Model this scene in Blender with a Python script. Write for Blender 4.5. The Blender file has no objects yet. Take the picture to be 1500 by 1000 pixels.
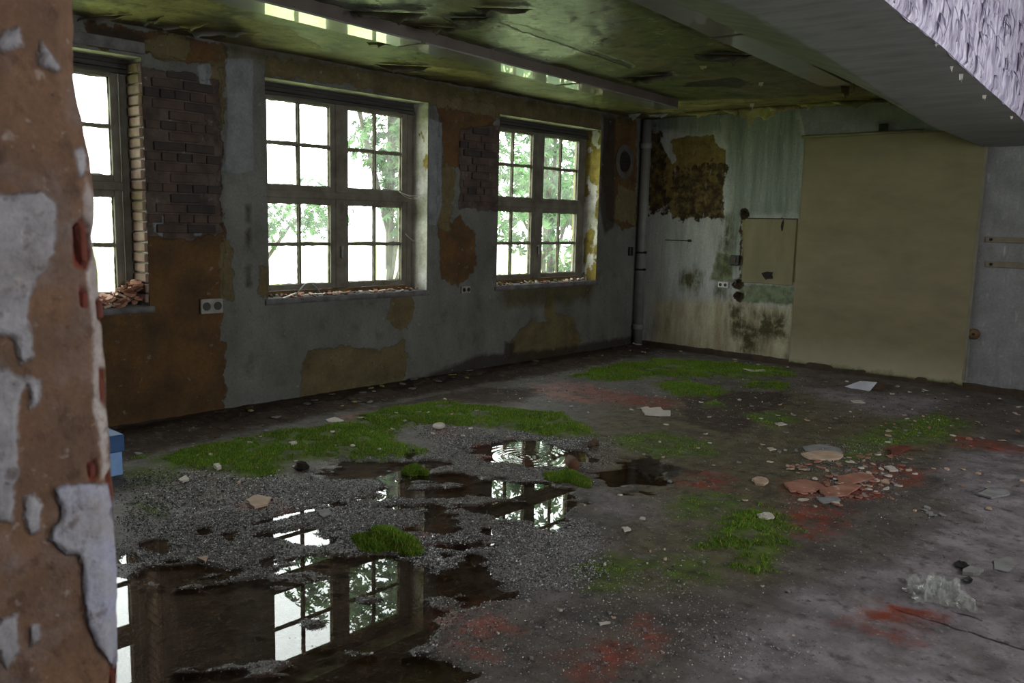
import bpy, bmesh, math, random
import numpy as np
from mathutils import Vector, Matrix, Euler

S = bpy.context.scene
COL = S.collection
# ------------------------------------------------------------------ camera
FPX, YAW, PITCH, ROLL = 1240.693, 0.741068, 0.141495, 0.024285
CAM = np.array([6.34021, -9.38588, 1.6])
_f = np.array([-math.sin(YAW)*math.cos(PITCH), math.cos(YAW)*math.cos(PITCH), -math.sin(PITCH)])
_r0 = np.array([math.cos(YAW), math.sin(YAW), 0.0])
_u0 = np.cross(_r0, _f)
_r = math.cos(ROLL)*_r0 + math.sin(ROLL)*_u0
_u = -math.sin(ROLL)*_r0 + math.cos(ROLL)*_u0
cd = bpy.data.cameras.new('camera'); cam = bpy.data.objects.new('camera', cd); COL.objects.link(cam)
cd.lens = FPX/1500*36; cd.sensor_width = 36; cd.clip_start = 0.05; cd.clip_end = 300
cam.matrix_world = Matrix(((_r[0], _u[0], -_f[0], CAM[0]), (_r[1], _u[1], -_f[1], CAM[1]),
                           (_r[2], _u[2], -_f[2], CAM[2]), (0, 0, 0, 1)))
cd.dof.use_dof = True; cd.dof.focus_distance = 7.5; cd.dof.aperture_fstop = 6.0
S.camera = cam
# ------------------------------------------------------------------ sky and exposure
SKY = 8.0
w = bpy.data.worlds.new('overcast_sky'); S.world = w; w.use_nodes = True
bg = w.node_tree.nodes['Background']; bg.inputs[0].default_value = (0.98, 0.99, 1.0, 1); bg.inputs[1].default_value = SKY
S.view_settings.view_transform = 'Standard'; S.view_settings.look = 'None'
S.view_settings.exposure = 0.5; S.view_settings.gamma = 1.0; S.view_settings.use_curve_mapping = False
S.cycles.use_denoising = True
S.cycles.max_bounces = 10; S.cycles.diffuse_bounces = 6; S.cycles.glossy_bounces = 5; S.cycles.transparent_max_bounces = 16
S.cycles.caustics_reflective = False; S.cycles.caustics_refractive = False
S.cycles.sample_clamp_indirect = 6.0

H = 2.93; XR = 7.7; YB = -12.5               # ceiling height, right wall, rear wall
WINY = [-7.42, -4.63, -1.84]; WH = 0.89; WZ0, WZ1 = 0.89, 2.71; WXF = -0.22
RWINY = [-7.2, -3.4]                          # openings added in the unseen opposite wall to light beam and pier

def portal(name, loc, rot, sx, sz):
    l = bpy.data.lights.new(name, 'AREA'); l.shape = 'RECTANGLE'; l.size = sx; l.size_y = sz
    l.cycles.is_portal = True
    o = bpy.data.objects.new(name, l); COL.objects.link(o); o.location = loc; o.rotation_euler = rot
for yc in WINY: portal('daylight_portal', (-0.42, yc, 1.8), (0, -math.pi/2, 0), 1.82, 1.78)
for yc in RWINY: portal('daylight_portal', (XR+0.05, yc, 2.05), (0, math.pi/2, 0), 1.9, 1.5)

# ------------------------------------------------------------------ helpers
def ray(px, py): return _f + (px-750)/FPX*_r - (py-500)/FPX*_u
def hit(px, py, ax, v):
    d = ray(px, py); return CAM + d*(v-CAM[ax])/d[ax]
def PW(px, py): p = hit(px, py, 0, 0.0); return (p[1], p[2])      # window wall (Y,Z)
def PB(px, py): p = hit(px, py, 1, 0.0); return (p[0], p[2])      # back wall (X,Z)
def PF(px, py): p = hit(px, py, 2, 0.0); return (p[0], p[1])      # floor (X,Y)
def PC(px, py): p = hit(px, py, 2, H); return (p[0], p[1])        # ceiling (X,Y)
PIERX = 4.95
def PP(px, py): p = hit(px, py, 0, PIERX); return (p[1], p[2])    # pier face (Y,Z)
def polys(fn, lst): return [[fn(*q) for q in pl] for pl in lst]

_tabs = {}
def vnoise(x, y, seed=0):
    if seed not in _tabs: _tabs[seed] = np.random.default_rng(seed+11).random((256, 256))
    t = _tabs[seed]
    xi = np.floor(x).astype(int); yi = np.floor(y).astype(int); fx = x-xi; fy = y-yi
    fx = fx*fx*(3-2*fx); fy = fy*fy*(3-2*fy)
    a = t[xi & 255, yi & 255]; b = t[(xi+1) & 255, yi & 255]; c = t[xi & 255, (yi+1) & 255]; d = t[(xi+1) & 255, (yi+1) & 255]
    return (a*(1-fx)+b*fx)*(1-fy)+(c*(1-fx)+d*fx)*fy
def fbm(x, y, sc, octv=4, seed=0, gain=0.5):
    v = 0; a = 1.0; tot = 0
    for i in range(octv):
        v = v + a*vnoise(x*sc+i*17.3, y*sc+i*9.1, seed+i); tot += a; a *= gain; sc *= 2.03
    return v/tot*2-1
def sdf(x, y, poly, lim=0.4):
    """signed distance to a polygon, positive inside, clipped at -lim"""
    P = np.array(poly, float); out = np.full(x.shape, -lim)
    m = (x > P[:, 0].min()-lim) & (x < P[:, 0].max()+lim) & (y > P[:, 1].min()-lim) & (y < P[:, 1].max()+lim)
    if not m.any(): return out
    px = x[m]; py = y[m]; d2 = np.full(px.shape, 1e9); ins = np.zeros(px.shape, bool)
    for i in range(len(P)):
        ax, ay = P[i]; bx, by = P[(i+1) % len(P)]; ex, ey = bx-ax, by-ay; L = ex*ex+ey*ey+1e-12
        t = np.clip(((px-ax)*ex+(py-ay)*ey)/L, 0, 1)
        d2 = np.minimum(d2, (px-ax-t*ex)**2+(py-ay-t*ey)**2)
        c = (ay > py) != (by > py)
        xx = ax+(py-ay)/(by-ay if abs(by-ay) > 1e-9 else 1e-9)*ex
        ins ^= c & (px < xx)
    d = np.sqrt(d2); out[m] = np.maximum(np.where(ins, d, -d), -lim)
    return out
def union(x, y, pl, lim=0.4):
    o = np.full(x.shape, -lim)
    for p in pl: o = np.maximum(o, sdf(x, y, p, lim))
    return o
def lines(*segs):
    """grid lines from (start, end, step) pieces"""
    o = []
    for a, b, s in segs:
        n = max(1, int(round(abs(b-a)/s))); o += list(np.linspace(a, b, n+1)[:-1])
    return np.array(o+[segs[-1][1]])
def smooth(e0, e1, x):
    t = np.clip((x-e0)/(e1-e0), 0, 1); return t*t*(3-2*t)

def link(name, me, mat=None, parent=None, loc=None, rot=None):
    o = bpy.data.objects.new(name, me); COL.objects.link(o)
    if mat is not None and me is not None: 
        if not me.materials: me.materials.append(mat)
    if parent is not None: o.parent = parent
    if loc is not None: o.location = loc
    if rot is not None: o.rotation_euler = rot
    return o
def tag(o, label=None, cat=None, group=None, kind=None):
    if label: o['label'] = label
    if cat: o['category'] = cat
    if group: o['group'] = group
    if kind: o['kind'] = kind
    return o
def empty(name, loc, rz=0):
    o = bpy.data.objects.new(name, None); COL.objects.link(o); o.location = loc; o.rotation_euler = (0, 0, rz); o.empty_display_size = 0.1
    return o
def mesh_np(name, V, F, attrs=None, shade=True):
    """V (n,3) array, F (m,3|4) index array"""
    me = bpy.data.meshes.new(name); V = np.asarray(V, np.float32); F = np.asarray(F, np.int32)
    k = F.shape[1]; m = len(F)
    me.vertices.add(len(V)); me.vertices.foreach_set('co', V.ravel())
    me.loops.add(m*k); me.loops.foreach_set('vertex_index', F.ravel())
    me.polygons.add(m); me.polygons.foreach_set('loop_start', np.arange(0, m*k, k, dtype=np.int32))
    me.polygons.foreach_set('loop_total', np.full(m, k, np.int32))
    me.polygons.foreach_set('use_smooth', np.full(m, shade, bool))
    me.update(calc_edges=True)
    for an, av in (attrs or {}).items():
        av = np.asarray(av, np.float32)
        if av.ndim == 1:
            a = me.attributes.new(an, 'FLOAT', 'POINT'); a.data.foreach_set('value', av)
        else:
            a = me.attributes.new(an, 'FLOAT_COLOR', 'POINT'); a.data.foreach_set('color', av.ravel())
    return me
def grid_faces(nu, nv, keep=None, flip=False):
    i, j = np.meshgrid(np.arange(nu-1), np.arange(nv-1), indexing='ij')
    a = i*nv+j; F = np.stack([a, a+nv, a+nv+1, a+1], -1)
    F = F[keep] if keep is not None else F.reshape(-1, 4)
    return F[:, ::-1] if flip else F
def bm_box(bm, lo, hi, jit=0.0, rng=None):
    x0, y0, z0 = lo; x1, y1, z1 = hi
    vs = []
    for c in ((x0, y0, z0), (x1, y0, z0), (x1, y1, z0), (x0, y1, z0), (x0, y0, z1), (x1, y0, z1), (x1, y1, z1), (x0, y1, z1)):
        if jit: c = tuple(q+rng.uniform(-jit, jit) for q in c)
        vs.append(bm.verts.new(c))
    for f in ((0, 3, 2, 1), (4, 5, 6, 7), (0, 1, 5, 4), (1, 2, 6, 5), (2, 3, 7, 6), (3, 0, 4, 7)): bm.faces.new([vs[i] for i in f])
def bm_mesh(bm, name, smooth_=False, bevel=0.0):
    if bevel:
        bmesh.ops.bevel(bm, geom=list(bm.edges), offset=bevel, segments=1, affect='EDGES')
    bmesh.ops.recalc_face_normals(bm, faces=bm.faces)
    me = bpy.data.meshes.new(name); bm.to_mesh(me); bm.free()
    if smooth_: me.polygons.foreach_set('use_smooth', [True]*len(me.polygons))
    return me
def box_mesh(name, lo, hi, bevel=0.0):
    bm = bmesh.new(); bm_box(bm, lo, hi); return bm_mesh(bm, name, False, bevel)
def bm_lathe(bm, prof, n=20, axis='Z', off=(0, 0, 0)):
    rings = []
    for r, h in prof:
        ring = []
        for k in range(n):
            a = 2*math.pi*k/n; c, s = r*math.cos(a), r*math.sin(a)
            p = {'Z': (c, s, h), 'X': (h, c, s), 'Y': (c, h, s)}[axis]
            ring.append(bm.verts.new((p[0]+off[0], p[1]+off[1], p[2]+off[2])))
        rings.append(ring)
    for a, b in zip(rings, rings[1:]):
        for k in range(n): bm.faces.new((a[k], a[(k+1) % n], b[(k+1) % n], b[k]))
    bm.faces.new(rings[0][::-1]); bm.faces.new(rings[-1])
def bm_tube(bm, pts, rad, n=8):
    pts = [Vector(p) for p in pts]; rings = []
    for i, p in enumerate(pts):
        d = (pts[min(i+1, len(pts)-1)]-pts[max(i-1, 0)]).normalized()
        a = d.cross(Vector((0, 0, 1)));  a = d.cross(Vector((0, 1, 0))) if a.length < 1e-3 else a
        a.normalize(); b = d.cross(a); r = rad[i] if isinstance(rad, (list, tuple)) else rad
        rings.append([bm.verts.new(p+(a*math.cos(2*math.pi*k/n)+b*math.sin(2*math.pi*k/n))*r) for k in range(n)])
    for a, b in zip(rings, rings[1:]):
        for k in range(n): bm.faces.new((a[k], a[(k+1) % n], b[(k+1) % n], b[k]))
    bm.faces.new(rings[0][::-1]); bm.faces.new(rings[-1])

# ------------------------------------------------------------------ materials
def lin(c):
    o = []
    for v in c:
        v = v/255; o.append(v/12.92 if v <= 0.04045 else ((v+0.055)/1.055)**2.4)
    return (*o, 1)
class NT:
    def __init__(s, name):
        s.m = bpy.data.materials.new(name); s.m.use_nodes = True; s.t = s.m.node_tree; s.n = s.t.nodes; s.n.clear()
        s.out = s.n.new('ShaderNodeOutputMaterial'); s.geo = s.n.new('ShaderNodeNewGeometry')
    def put(s, sock, v):
        if hasattr(v, 'is_linked'): s.t.links.new(v, sock)
        else: sock.default_value = v
    def pos(s, scale=(1, 1, 1)):
        if scale == (1, 1, 1): return s.geo.outputs['Position']
        k = s.n.new('ShaderNodeVectorMath'); k.operation = 'MULTIPLY'; s.put(k.inputs[0], s.geo.outputs['Position']); k.inputs[1].default_value = scale
        return k.outputs[0]
    def noise(s, scale, detail=6, rough=0.6, vec=(1, 1, 1), dist=0.0):
        k = s.n.new('ShaderNodeTexNoise'); s.put(k.inputs['Vector'], s.pos(vec)); k.inputs['Scale'].default_value = scale
        k.inputs['Detail'].default_value = detail; k.inputs['Roughness'].default_value = rough; k.inputs['Distortion'].default_value = dist
        return k.outputs['Fac']
    def math(s, op, a, b=0.0, clamp=False):
        k = s.n.new('ShaderNodeMath'); k.operation = op; k.use_clamp = clamp; s.put(k.inputs[0], a); s.put(k.inputs[1], b); return k.outputs[0]
    def madd(s, a, mul, add, clamp=False):
        k = s.n.new('ShaderNodeMath'); k.operation = 'MULTIPLY_ADD'; k.use_clamp = clamp
        s.put(k.inputs[0], a); s.put(k.inputs[1], mul); s.put(k.inputs[2], add); return k.outputs[0]
    def mix(s, fac, a, b):
        k = s.n.new('ShaderNodeMix'); k.data_type = 'RGBA'; s.put(k.inputs[0], fac); s.put(k.inputs[6], a); s.put(k.inputs[7], b); return k.outputs[2]
    def mixf(s, fac, a, b):
        k = s.n.new('ShaderNodeMix'); k.data_type = 'FLOAT'; s.put(k.inputs[0], fac); s.put(k.inputs[2], a); s.put(k.inputs[3], b); return k.outputs[0]
    def mul(s, a, b, fac=1.0):
        k = s.n.new('ShaderNodeMix'); k.data_type = 'RGBA'; k.blend_type = 'MULTIPLY'; s.put(k.inputs[0], fac); s.put(k.inputs[6], a); s.put(k.inputs[7], b); return k.outputs[2]
    def attr(s, name, col=False):
        k = s.n.new('ShaderNodeAttribute'); k.attribute_name = name; return k.outputs['Color' if col else 'Fac']
    def bump(s, h, strength=0.5, dist=0.01):
        k = s.n.new('ShaderNodeBump'); k.inputs['Strength'].default_value = strength; k.inputs['Distance'].default_value = dist; s.put(k.inputs['Height'], h); return k.outputs[0]
    def bsdf(s, color, rough=0.8, normal=None, spec=0.5, metal=0.0, coat=0.0, coat_rough=0.05):
        k = s.n.new('ShaderNodeBsdfPrincipled'); s.put(k.inputs['Base Color'], color); s.put(k.inputs['Roughness'], rough)
        k.inputs['Specular IOR Level'].default_value = spec; k.inputs['Metallic'].default_value = metal
        k.inputs['Coat Weight'].default_value = coat; k.inputs['Coat Roughness'].default_value = coat_rough
        if normal is not None: s.put(k.inputs['Normal'], normal)
        s.t.links.new(k.outputs[0], s.out.inputs[0]); return k
    def var(s, a, b, sc, vec=(1, 1, 1), contrast=2.0, detail=8):
        f = s.madd(s.noise(sc, detail, 0.62, vec), contrast, 0.5-0.5*contrast, True)
        return s.mix(f, lin(a), lin(b))
def layered(name, base, layers, rough=0.85, grain=90, bump=0.5, spec=0.3, overlays=()):
    """base = (colA, colB, scale, stretch); each layer: attr, a, b, sc, vec, amp, nsc, soft, rough, h"""
    t = NT(name); c = t.var(*base); r = rough; hgt = t.madd(t.noise(grain, 4, 0.7), 0.25, 0.0)
    hgt = t.madd(t.noise(9, 5, 0.6), 0.5, hgt)
    for L in layers:
        n = t.noise(L.get('nsc', 7), 9, L.get('nr', 0.62), L.get('nvec', (1, 1, 1)))
        e = t.madd(n, L.get('amp', 0.2), -0.5*L.get('amp', 0.2)); e = t.math('ADD', t.attr(L['attr']), e)
        s_ = L.get('soft', 0.012); m = t.madd(e, 1/s_, 0.5, True)
        if 'opa' in L: m = t.math('MULTIPLY', m, L['opa'])
        if 'patchy' in L:
            q = t.madd(t.noise(L['patchy'], 8, 0.7), 5.0, -2.0+L.get('pb', 0), True); m = t.math('MULTIPLY', m, q)
        c = t.mix(m, c, t.var(L['a'], L['b'], L.get('sc', 5), L.get('vec', (1, 1, 1)), L.get('con', 2.4)))
        if 'rough' in L: r = t.mixf(m, r, L['rough'])
        if 'h' in L: hgt = t.madd(m, L['h'], hgt)
    for (oc, osc, thr, con, opa, *vv) in overlays:
        m = t.math('MULTIPLY', t.madd(t.noise(osc, 5, 0.6, vv[0] if vv else (1, 1, 1)), con, -thr*con, True), opa); c = t.mix(m, c, lin(oc)); hgt = t.madd(m, 0.25, hgt)
    g = t.madd(t.noise(grain*0.6, 5, 0.75), 1.1, 0.45)
    gc = t.n.new('ShaderNodeCombineColor'); [t.put(gc.inputs[i], g) for i in range(3)]
    c = t.mul(c, gc.outputs[0], 0.8)
    t.bsdf(c, r, t.bump(hgt, bump, 0.012), spec); return t.m
def plain(name, a, b, sc=6, vec=(1, 1, 1), rough=0.7, bump=0.3, grain=60, spec=0.4, contrast=2.2, **kw):
    t = NT(name); t.bsdf(t.var(a, b, sc, vec, contrast), rough, t.bump(t.noise(grain, 6, 0.65, vec), bump, 0.006), spec, **kw); return t.m
def vcol(name, rough=0.6, bump=0.2, spec=0.4, grain=80, coat=0.0):
    t = NT(name); g = t.madd(t.noise(grain, 4), 0.8, 0.6); gc = t.n.new('ShaderNodeCombineColor'); [t.put(gc.inputs[i], g) for i in range(3)]
    t.bsdf(t.mul(t.attr('col', True), gc.outputs[0]), rough, t.bump(t.noise(grain, 5), bump, 0.005) if bump else None, spec, coat=coat); return t.m

MAT = {}
MAT['frame'] = plain('weathered_window_paint', (118, 116, 104), (74, 66, 52), 5, (1, 1, 1), 0.75, 0.4, 70)
MAT['frame_low'] = plain('rotten_window_wood', (120, 98, 62), (70, 52, 30), 8, (1, 1, 1), 0.85, 0.6, 60)
MAT['board'] = plain('dark_weathered_board', (70, 68, 64), (34, 31, 29), 6, (1, 0.4, 6), 0.8, 0.6, 50)
MAT['putty'] = plain('old_putty', (120, 112, 92), (48, 44, 36), 30, rough=0.9)
MAT['sill'] = plain('concrete_sill', (118, 116, 116), (70, 68, 66), 9, rough=0.85, bump=0.5)
MAT['brick'] = plain('dark_wall_brick', (88, 72, 62), (56, 47, 43), 7, rough=0.9, bump=0.6, grain=90)
MAT['brick_b'] = plain('sooty_wall_brick', (66, 58, 54), (42, 38, 37), 7, rough=0.9, bump=0.6, grain=90)
MAT['brick_light'] = plain('limewashed_brick', (152, 130, 116), (108, 85, 73), 9, rough=0.9, bump=0.6, grain=90)
MAT['brick_red'] = plain('red_brick', (112, 54, 38), (76, 38, 30), 20, rough=0.85, bump=0.5, grain=120)
MAT['rail'] = plain('light_grey_enamel', (134, 132, 128), (104, 101, 96), 3, rough=0.35, bump=0.02, spec=0.5, coat=1.0, coat_rough=0.02)
MAT['rail_side'] = plain('shaded_brown_enamel', (96, 90, 84), (74, 64, 57), 3, rough=0.6, bump=0.1)  # brown enamel, darkened in colour for the shade on the rail's side
MAT['pipe'] = plain('painted_pipe', (122, 122, 118), (92, 90, 84), 4, rough=0.55, bump=0.1)
MAT['white_plastic'] = plain('white_plastic', (205, 203, 196), (175, 172, 160), 10, rough=0.45, bump=0.05)
MAT['black'] = plain('black_plastic', (34, 33, 32), (18, 18, 18), 10, rough=0.5, bump=0.1)
MAT['hole'] = plain('dark_cavity', (46, 36, 26), (22, 18, 14), 12, rough=0.95, bump=0.6)
MAT['chip'] = plain('pale_plaster_chip', (205, 198, 188), (160, 150, 138), 12, rough=0.75, bump=0.3)
MAT['chip_tan'] = plain('tan_plaster_chip', (196, 172, 150), (150, 124, 104), 10, rough=0.75, bump=0.3)
MAT['chip_red'] = plain('red_tile_flake', (172, 124, 106), (118, 76, 62), 10, rough=0.55, bump=0.4)
MAT['chip_brown'] = plain('brown_debris', (92, 74, 56), (52, 40, 30), 14, rough=0.85, bump=0.5)
MAT['chip_grey'] = plain('grey_plaster_chip', (140, 140, 140), (98, 96, 94), 12, rough=0.7, bump=0.3)
MAT['chip_ochre'] = plain('ochre_paint_flake', (164, 158, 106), (118, 108, 66), 12, rough=0.8, bump=0.3)
MAT['chip_dark'] = plain('dark_olive_paint_flake', (74, 70, 46), (48, 44, 30), 10, rough=0.7, bump=0.3)
MAT['flake_grey'] = plain('grey_paint_flake', (112, 110, 104), (84, 80, 72), 10, rough=0.75, bump=0.3)
MAT['rubble'] = plain('brick_rubble', (176, 128, 104), (116, 76, 58), 16, rough=0.9, bump=0.6)

# ------------------------------------------------------------------ floor
FX = lines((-0.05, 1.5, 0.025), (1.5, 5.2, 0.0105), (5.2, 6.6, 0.03), (6.6, XR, 0.12))
FY = lines((YB, -9.0, 0.12), (-9.0, -4.8, 0.0105), (-4.8, 0.05, 0.022))
gx, gy = np.meshgrid(FX, FY, indexing='ij')
WATER = polys(PF, [
    [(120, 815), (250, 822), (330, 852), (398, 850), (402, 795), (440, 775), (490, 772), (540, 812), (600, 832), (618, 770), (610, 712), (560, 706), (500, 712), (455, 700),
     (470, 686), (560, 690), (600, 668), (650, 690), (710, 700), (800, 702), (842, 716), (838, 745), (790, 768), (735, 764), (690, 752), (655, 768), (690, 800), (705, 860), (650, 930), (640, 1040), (560, 1200), (60, 1200)],
    [(690, 652), (740, 646), (800, 654), (842, 664), (838, 684), (770, 686), (705, 668)],
    [(470, 682), (540, 678), (600, 690), (610, 712), (560, 722), (500, 700)],
    [(195, 795), (215, 792), (240, 808), (205, 812)], [(250, 800), (300, 780), (330, 800), (270, 812)], [(330, 776), (355, 768), (370, 785), (340, 790)],
    [(520, 740), (545, 736), (548, 748), (525, 750)], [(285, 815), (340, 822), (360, 838), (300, 835)],
    [(950, 668), (1010, 690), (960, 712), (900, 716), (880, 700)]])
ISLE = polys(PF, [
    [(185, 772), (250, 756), (330, 752), (410, 748), (440, 775), (400, 800), (395, 842), (330, 848), (255, 818), (190, 810)],
    [(425, 730), (520, 715), (600, 722), (612, 765), (540, 808), (490, 768), (440, 770), (405, 765)],
    [(565, 798), (640, 785), (690, 815), (700, 850), (640, 842), (600, 832)],
    [(650, 745), (700, 738), (740, 768), (700, 790), (655, 770)],
    [(440, 905), (470, 900), (475, 915), (445, 918)], [(700, 800), (820, 770), (850, 830), (760, 870), (705, 840)]])
wat = union(gx, gy, WATER); isl = union(gx, gy, ISLE)
wat = np.minimum(np.minimum(wat, 0.15), np.maximum(-isl*0.9+0.02, -0.085))
POOLS = polys(PF, [[(196, 798), (225, 791), (246, 791), (255, 807), (239, 813), (218, 809)], [(237, 822), (279, 816), (268, 825), (243, 828)], [(286, 847), (311, 845), (333, 836), (356, 829), (358, 838), (333, 849), (304, 856), (286, 855)],
    [(318, 784), (340, 777), (356, 782), (343, 795), (325, 793)], [(340, 813), (354, 811), (356, 818), (343, 819)], [(376, 823), (405, 809), (408, 827), (390, 834), (378, 827)], [(282, 777), (311, 770), (311, 784), (290, 784)],
    [(365, 768), (390, 760), (419, 751), (462, 744), (466, 748), (412, 762), (376, 770)], [(469, 737), (498, 734), (514, 741), (484, 744)], [(372, 782), (397, 778), (397, 784), (376, 786)], [(178, 809), (201, 813), (203, 823), (181, 825)], [(243, 841), (271, 845), (246, 852)],
    [(560, 742), (580, 738), (590, 745), (570, 749)], [(640, 812), (665, 806), (672, 815), (650, 820)], [(700, 770), (730, 775), (720, 786), (702, 782)]])
pools = union(gx, gy, POOLS, 0.2)
MOSS = [  # (polygon in the photograph, density, bright)
    ([(215, 674), (300, 652), (400, 636), (500, 621), (560, 601), (650, 588), (720, 597), (800, 605), (855, 620), (880, 640), (820, 646), (760, 632), (680, 624), (625, 620), (570, 632), (590, 650), (612, 664), (560, 673), (480, 673), (420, 680), (410, 700), (350, 706), (330, 692), (240, 690)], 1.0),
    ([(835, 552), (900, 535), (960, 527), (1060, 531), (1162, 540), (1158, 553), (1060, 556), (1000, 552), (920, 557), (870, 559)], 1.0),
    ([(955, 560), (1010, 557), (1075, 575), (1050, 584), (985, 579)], 1.0), ([(1082, 558), (1156, 562), (1152, 574), (1090, 568)], 1.0),
    ([(1025, 785), (1060, 757), (1100, 742), (1140, 758), (1152, 790), (1140, 822), (1110, 842), (1082, 832), (1072, 808), (1020, 806)], 0.9),
    ([(840, 828), (900, 815), (985, 822), (945, 846), (912, 870), (865, 868), (848, 850)], 0.5),
    ([(880, 645), (960, 632), (1040, 648), (1050, 668), (960, 674)], 0.3), ([(1230, 645), (1300, 620), (1370, 605), (1425, 622), (1385, 650), (1290, 655), (1300, 672), (1245, 676)], 0.45),
    ([(1085, 608), (1140, 603), (1178, 618), (1125, 627)], 0.5), ([(185, 742), (230, 738), (245, 757), (200, 760)], 0.4), ([(1225, 664), (1262, 662), (1268, 676), (1230, 677)], 0.8),
    ([(170, 688), (250, 684), (260, 706), (200, 712)], 0.35), ([(980, 730), (1060, 720), (1100, 735), (1040, 760), (990, 760)], 0.35), ([(940, 830), (1030, 815), (1060, 850), (980, 865)], 0.3),
    ([(1030, 590), (1058, 588), (1060, 598), (1034, 599)], 0.7)]
mossp = [([PF(*q) for q in p], d) for p, d in MOSS]
moss = np.full(gx.shape, -0.4); mossd = np.full(gx.shape, -0.4)
for p, d in mossp:
    s_ = sdf(gx, gy, p); moss = np.maximum(moss, s_ if d > 0.6 else -0.4); mossd = np.maximum(mossd, s_)
RED = polys(PF, [[(505, 610), (540, 604), (562, 615), (530, 626)], [(780, 563), (850, 568), (930, 578), (995, 590), (975, 600), (900, 594), (830, 590), (790, 577)],
    [(690, 656), (745, 650), (790, 668), (780, 684), (740, 676), (700, 668)], [(1155, 752), (1200, 738), (1245, 755), (1190, 792), (1158, 784)], [(815, 975), (870, 950), (935, 912), (968, 935), (905, 975), (850, 1010)],
    [(640, 900), (700, 885), (750, 925), (700, 965), (640, 940)], [(1150, 712), (1290, 700), (1300, 730), (1170, 738)], [(1280, 680), (1350, 690), (1340, 712), (1250, 712)], [(1230, 660), (1330, 655), (1320, 668), (1290, 672)],
    [(1400, 640), (1500, 655), (1500, 668), (1400, 655)], [(600, 775), (640, 770), (650, 800), (600, 805)], [(1300, 885), (1360, 900), (1330, 945), (1250, 915)], [(640, 626), (660, 632), (650, 644), (632, 640)],
    [(350, 740), (400, 735), (410, 750), (360, 752)], [(1010, 695), (1060, 690), (1070, 720), (1000, 715)], [(820, 560), (880, 566), (870, 575), (815, 570)]])
red = union(gx, gy, RED)
OLV = polys(PF, [[(860, 600), (1000, 580), (1180, 575), (1300, 610), (1420, 610), (1440, 650), (1250, 690), (1150, 760), (1130, 850), (900, 880), (840, 840), (950, 760), (880, 700), (860, 640)], [(180, 690), (420, 680), (430, 720), (300, 740), (180, 765)]])
olv = union(gx, gy, OLV)
DRY = polys(PF, [[(170, 700), (300, 690), (420, 700), (440, 740), (300, 750), (170, 770)], [(1150, 880), (1300, 820), (1500, 700), (1600, 720), (1600, 1200), (1000, 1200), (1050, 960)], [(900, 720), (1040, 730), (1060, 760), (960, 770), (890, 750)],
    [(1180, 570), (1400, 585), (1330, 620), (1200, 610)], [(1380, 680), (1500, 650), (1500, 760), (1400, 760)], [(690, 800), (860, 770), (900, 820), (820, 880), (720, 850)]])
dry = union(gx, gy, DRY)
BROWN = polys(PF, [[(120, 640), (330, 598), (560, 562), (740, 534), (940, 500), (960, 515), (860, 540), (700, 565), (560, 592), (450, 615), (300, 645), (180, 680)],
    [(1000, 575), (1150, 575), (1160, 590), (1080, 640), (1000, 620)], [(540, 600), (700, 570), (800, 570), (760, 590), (620, 596)]])
brown = union(gx, gy, BROWN)
SEAM = []
for a, b in (((1305, 893), (1600, 985)), ((1345, 960), (1400, 900)), ((1390, 780), (1560, 835)), ((1390, 895), (1440, 912))):
    A = np.array(PF(*a)); B = np.array(PF(*b)); n_ = np.array([-(B-A)[1], (B-A)[0]]); n_ = n_/np.linalg.norm(n_)*0.006
    SEAM.append([tuple(A-n_), tuple(B-n_), tuple(B+n_), tuple(A+n_)])
seam = union(gx, gy, SEAM, 0.05)
def floor_h(x, y, wv, mv, bv):
    n1 = fbm(x, y, 1.3, 5, 3); n2 = fbm(x, y, 9, 4, 20); n3 = fbm(x, y*0.8, 34, 2, 31)
    e = wv + 0.09*n1 + 0.10*n2 + 0.30*fbm((x+y)*0.55, (y-x)*1.1, 4.5, 4, 35) + 0.02*n3
    z = 0.010 - 0.026*smooth(-0.06, 0.09, e) + 0.0045*n3*(e < 0.05) + 0.003*n2
    z = np.where(wv < -0.3, np.maximum(z, 0.003), z)
    z = z + 0.022*smooth(0.0, 0.12, mv+0.06*n2)*(0.6+0.5*n2)
    z = z + 0.05*smooth(0.0, 0.3, bv)*(0.5+0.5*n1+0.5*n2)*smooth(1.2, 0.3, x)
    return z
fz = floor_h(gx, gy, wat, moss, brown)
pn = pools+0.03*fbm(gx, gy, 12, 3, 36)
fz = np.where(pn > -0.03, np.minimum(fz, 0.007-0.014*smooth(-0.012, 0.02, pn)), fz)
wat = np.where(pn > 0, np.maximum(wat, 0.06), wat)
fz = np.where(seam > -0.004, fz-0.004, fz)
def floor_z(x, y):
    i = np.clip(np.searchsorted(FX, x), 1, len(FX)-1); j = np.clip(np.searchsorted(FY, y), 1, len(FY)-1)
    return np.maximum(fz[i, j], fz[i-1, j-1])
def fattr(A, x, y):
    i = np.clip(np.searchsorted(FX, x), 0, len(FX)-1); j = np.clip(np.searchsorted(FY, y), 0, len(FY)-1)
    return A[i, j]
me = mesh_np('floor', np.stack([gx, gy, fz], -1).reshape(-1, 3), grid_faces(len(FX), len(FY)),
             {'red': red.ravel(), 'moss': mossd.ravel(), 'dry': dry.ravel(), 'brown': brown.ravel(), 'wet': wat.ravel(), 'seam': seam.ravel(), 'olv': olv.ravel()})
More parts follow.
